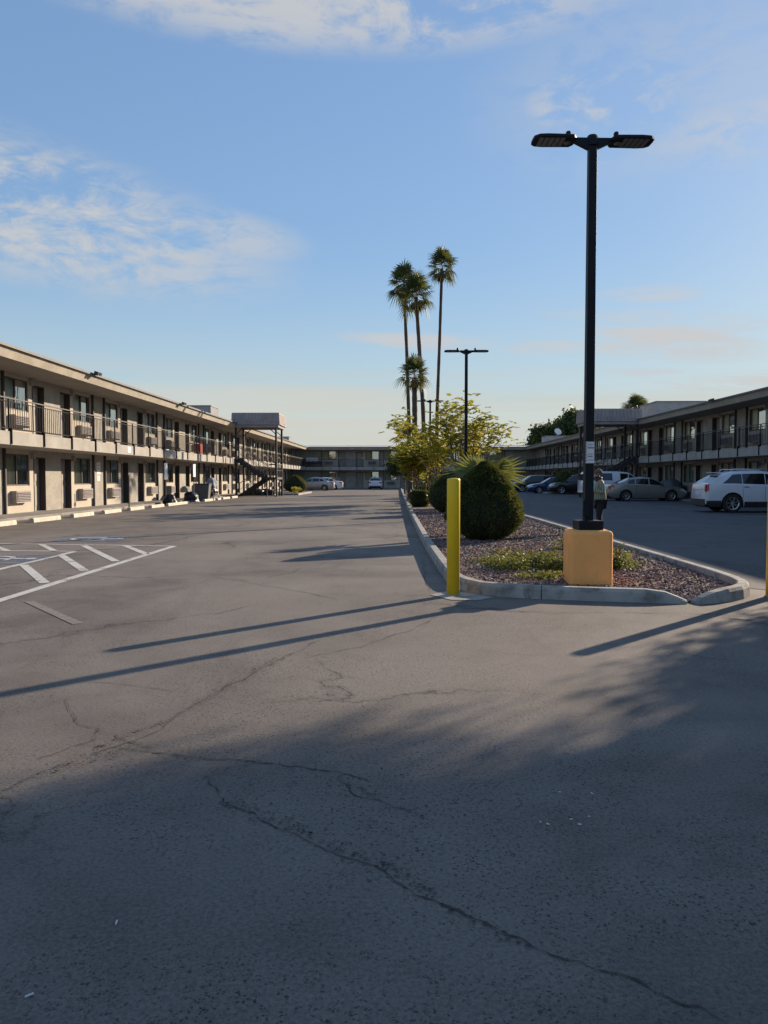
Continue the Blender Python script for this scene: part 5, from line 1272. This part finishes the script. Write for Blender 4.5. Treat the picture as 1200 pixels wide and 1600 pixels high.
# ------------------------------------------------------------------ PERSON (faces -x, looking down at what he holds)
def skin(name, verts, edges, rad, mat, parent, sub=2, root=0):
    me = bpy.data.meshes.new(name); me.from_pydata(verts, edges, []); me.materials.append(mat); o = bpy.data.objects.new(name, me); C.objects.link(o); link_child(o, parent)
    bm = bmesh.new(); bm.from_mesh(me); l = bm.verts.layers.skin.verify(); bm.verts.ensure_lookup_table()
    for i, v in enumerate(bm.verts): rr_ = rad[i]; v[l].radius = rr_ if hasattr(rr_, '__len__') else (rr_, rr_); v[l].use_root = (i == root)
    bm.to_mesh(me); bm.free()
    m = o.modifiers.new('skin', 'SKIN'); m.use_smooth_shade = True; m.branch_smoothing = .6; s = o.modifiers.new('sub', 'SUBSURF'); s.levels = s.render_levels = sub; return o
def person():
    Yp = 18.8; p = atY(937, 800, Yp)
    t = empty('person', (p.x, Yp, .004), R(180), 'person in striped grey-green jacket and black trousers, head bowed, behind the lamp post', 'person')
    sk = pm('skin', (.36,.20,.14), .6, .08, 10); jk = None
    # local +x is forward (turned to face -x in the world)
    v = []; e = []; r = []
    def add(x, y, z, rad, par=None): v.append((x,y,z)); r.append(rad); 
    V = {}
    def node(k, x, y, z, rad, par=None):
        V[k] = len(v); v.append((x,y,z)); r.append(rad)
        if par: e.append((V[par], V[k]))
    node('pelvis', 0,0,.84,(.13,.11)); node('waist', -.01,0,.98,(.12,.10),'pelvis'); node('chest', 0,0,1.16,(.13,.11),'waist'); node('upper', .01,0,1.28,(.10,.09),'chest'); node('neck', .04,0,1.36,.052,'upper')
    node('jaw', .085,0,1.42,.066,'neck'); node('head', .075,0,1.485,.088,'jaw'); node('crown', .055,0,1.54,.072,'head')
    for s, k in ((1,'l'),(-1,'r')):
        node('hip'+k, .0,s*.085,.80,.082,'pelvis'); node('thigh'+k, .01+.02*s,s*.095,.62,.07,'hip'+k); node('knee'+k, .03*s+.015,s*.10,.44,.052,'thigh'+k); node('calf'+k, .03*s-.015,s*.10,.28,.048,'knee'+k); node('ankle'+k, .03*s-.02,s*.10,.08,.034,'calf'+k); node('foot'+k, .03*s+.10,s*.115,.035,.030,'ankle'+k)
        node('sh'+k, .0,s*.165,1.27,.055,'upper'); node('el'+k, -.02,s*.215,1.03,.042,'sh'+k); node('wr'+k, .20,s*.11,1.10,.027,'el'+k); node('palm'+k, .255,s*.075,1.125,.028,'wr'+k)
    skin('body', v, e, r, sk, t, 2, 0)
    # hands: fingers curled round the phone
    for s in (1,-1):
        v = [(.20,s*.11,1.10),(.25,s*.078,1.125)]; e = [(0,1)]; r = [.02,.022]
        for k in range(4):
            b0 = len(v); z = 1.16-.018*k; v += [(.275,s*.075,z),(.30,s*.055,z+.006),(.305,s*.030,z+.004)]; e += [(1,b0),(b0,b0+1),(b0+1,b0+2)]; q = .0085-.0006*k; r += [q+.001,q,q*.8]
        b0 = len(v); v += [(.26,s*.055,1.165),(.285,s*.035,1.185)]; e += [(1,b0),(b0,b0+1)]; r += [.011,.009]
        skin('hand', v, e, r, sk, t, 1)
    # face: nose, eyes, ears
    mb = MB(); mb.tube([(.15,0,1.50),(.178,0,1.472),(.160,0,1.462)], [.010,.016,.010], 6)
    for s in (1,-1): mb.lathe([(.005,-.01),(.022,-.006),(.024,.006),(.006,.012)], 10, (.060,s*.088,1.475), 'Y')
    mb.build('face', sk, t, True)
    mb = MB()
    for s in (1,-1): mb.cbox((.152,s*.030,1.497),(.012,.022,.009))
    mb.cbox((.148,0,1.437),(.01,.04,.007)); mb.build('eyes', M['ink'], t)
    # hair / beanie
    mb = MB(); prof = []
    for i in range(9):
        a = R(90*i/8); prof.append((.098*math.cos(a)+.003, .085*math.sin(a)))
    mb.lathe([(.094,-.05),(.102,-.02)]+prof, 20); o = mb.build('hair', pm('hair', (.11,.085,.06), .9, .2, 20), t, True); o.location = (.050,0,1.518); o.rotation_euler = (0,R(18),0)
    # jacket
    m = bpy.data.materials.new('striped jacket'); m.use_nodes = True; g = NT(m.node_tree); b = g.n['Principled BSDF']; tc = g.add('ShaderNodeTexCoord'); wv = g.add('ShaderNodeTexWave'); wv.bands_direction = 'X'; wv.inputs['Scale'].default_value = 7; wv.inputs['Distortion'].default_value = .6; g.l.new(tc.outputs['Object'], wv.inputs[0])
    g.l.new(g.mix(g.ramp(wv.outputs[0], .55, .8), (.28,.31,.21), (.14,.16,.11)), b.inputs['Base Color']); b.inputs['Roughness'].default_value = .9
    v = []; e = []; r = []; V.clear()
    node('p', -.01,0,.78,(.165,.175)); node('w', -.01,0,.95,(.155,.165),'p'); node('c', -.005,0,1.14,(.15,.155),'w'); node('u', .0,0,1.27,(.115,.12),'c'); node('n', .03,0,1.345,.07,'u')
    for s, k in ((1,'l'),(-1,'r')):
        node('s'+k, .0,s*.165,1.265,.072,'u'); node('e'+k, -.03,s*.225,1.03,.062,'s'+k); node('m'+k, .08,s*.17,1.06,.052,'e'+k); node('x'+k, .195,s*.115,1.095,.042,'m'+k)
    skin('jacket', v, e, r, m, t, 2, 0)
    # dark hood / scarf at the neck
    mb = MB(); 
    for i in range(1): mb.lathe([(.075,-.03),(.095,-.01),(.095,.025),(.07,.045)], 16)
    o = mb.build('collar', M['plastic'], t, True); o.location = (.035,0,1.345); o.rotation_euler = (0,R(20),0)
    v = []; e = []; r = []; V.clear()
    node('p', -.005,0,.82,(.14,.135))
    for s, k in ((1,'l'),(-1,'r')):
        node('h'+k, .0,s*.09,.76,.10,'p'); node('t'+k, .01+.02*s,s*.098,.60,.088,'h'+k); node('k'+k, .03*s+.015,s*.102,.44,.072,'t'+k); node('c'+k, .03*s-.01,s*.102,.24,.066,'k'+k); node('a'+k, .03*s-.018,s*.102,.075,.06,'c'+k)
    skin('trousers', v, e, r, pm('black cloth', (.014,.014,.016), .9, .2, 8), t, 2, 0)
    for s in (1,-1):
        v = [(.03*s-.045,s*.105,.045),(.03*s+.04,s*.11,.042),(.03*s+.13,s*.118,.032)]; skin('shoe', v, [(0,1),(1,2)], [.044,.045,.034], M['plastic'], t, 2)
    Yp2 = t.location
    ph = MB(); ph.cbox((0,0,0),(.012,.075,.15)); o = ph.build('phone', M['plastic'], None); o.location = (p.x-.30, Yp, 1.165); o.rotation_euler = (0,R(25),0); tag(o, 'dark phone held in the bowed person\'s hands', 'phone')
person()

# ------------------------------------------------------------------ OFF-FRAME: what throws the foreground shade
t = empty('shade_block', (16.0, 7.0, 0), 0, 'low added block, unseen on the right, that shades the foreground', 'building')  # added unseen block, placed and sized for the shadow it casts on the foreground
mb = MB(); mb.box(-5.2,6,-8,6.2,0,5.6); mb.build('wall', M['stucco'], t)
mb = MB(); mb.box(-5.4,6.4,-8.4,6.4,5.601,6.05); mb.build('roof', M['fascia'], t)
for k in range(3):
    mb = MB(); mb.box(-5.215,-5.201,-6+k*3.4,-4.2+k*3.4,1.1,2.4); f = mb.build('window', M['carglass_base'], t); mb = MB(); mb.box(-5.23,-5.2,-6.06+k*3.4,-4.14+k*3.4,1.03,1.095); mb.build('sill', M['concrete'], f)
leafy_tree('shade_tree', (10.2,12.95,0), 'taller leafy tree out of frame on the right', 81, 6, .70, 3, .12, 'green', .5, (.10,.06), 260, trunk_h=3.9, spread=.75, up=.16, flat=.9, group=None)
leafy_tree('shade_tree', (10.0,11.75,0), 'lower leafy tree out of frame on the right', 82, 6, .62, 3, .10, 'green', .5, (.10,.06), 420, trunk_h=1.7, spread=.75, up=.16, flat=.9, group=None)
t = empty('roof_antenna', (19.6, 84, ZF+.3), 0, 'thin aerial mast on the right roof before the trees', 'antenna'); mb = MB(); mb.tube([(0,0,0),(0,0,2.0)], .035, 6); mb.build('mast', M['handrail'], t)
mb = MB(); mb.bar((-.35,0,1.9),(.35,0,1.9),.03); mb.bar((-.25,0,1.7),(.25,0,1.7),.03); mb.build('crossbar', M['handrail'], t)
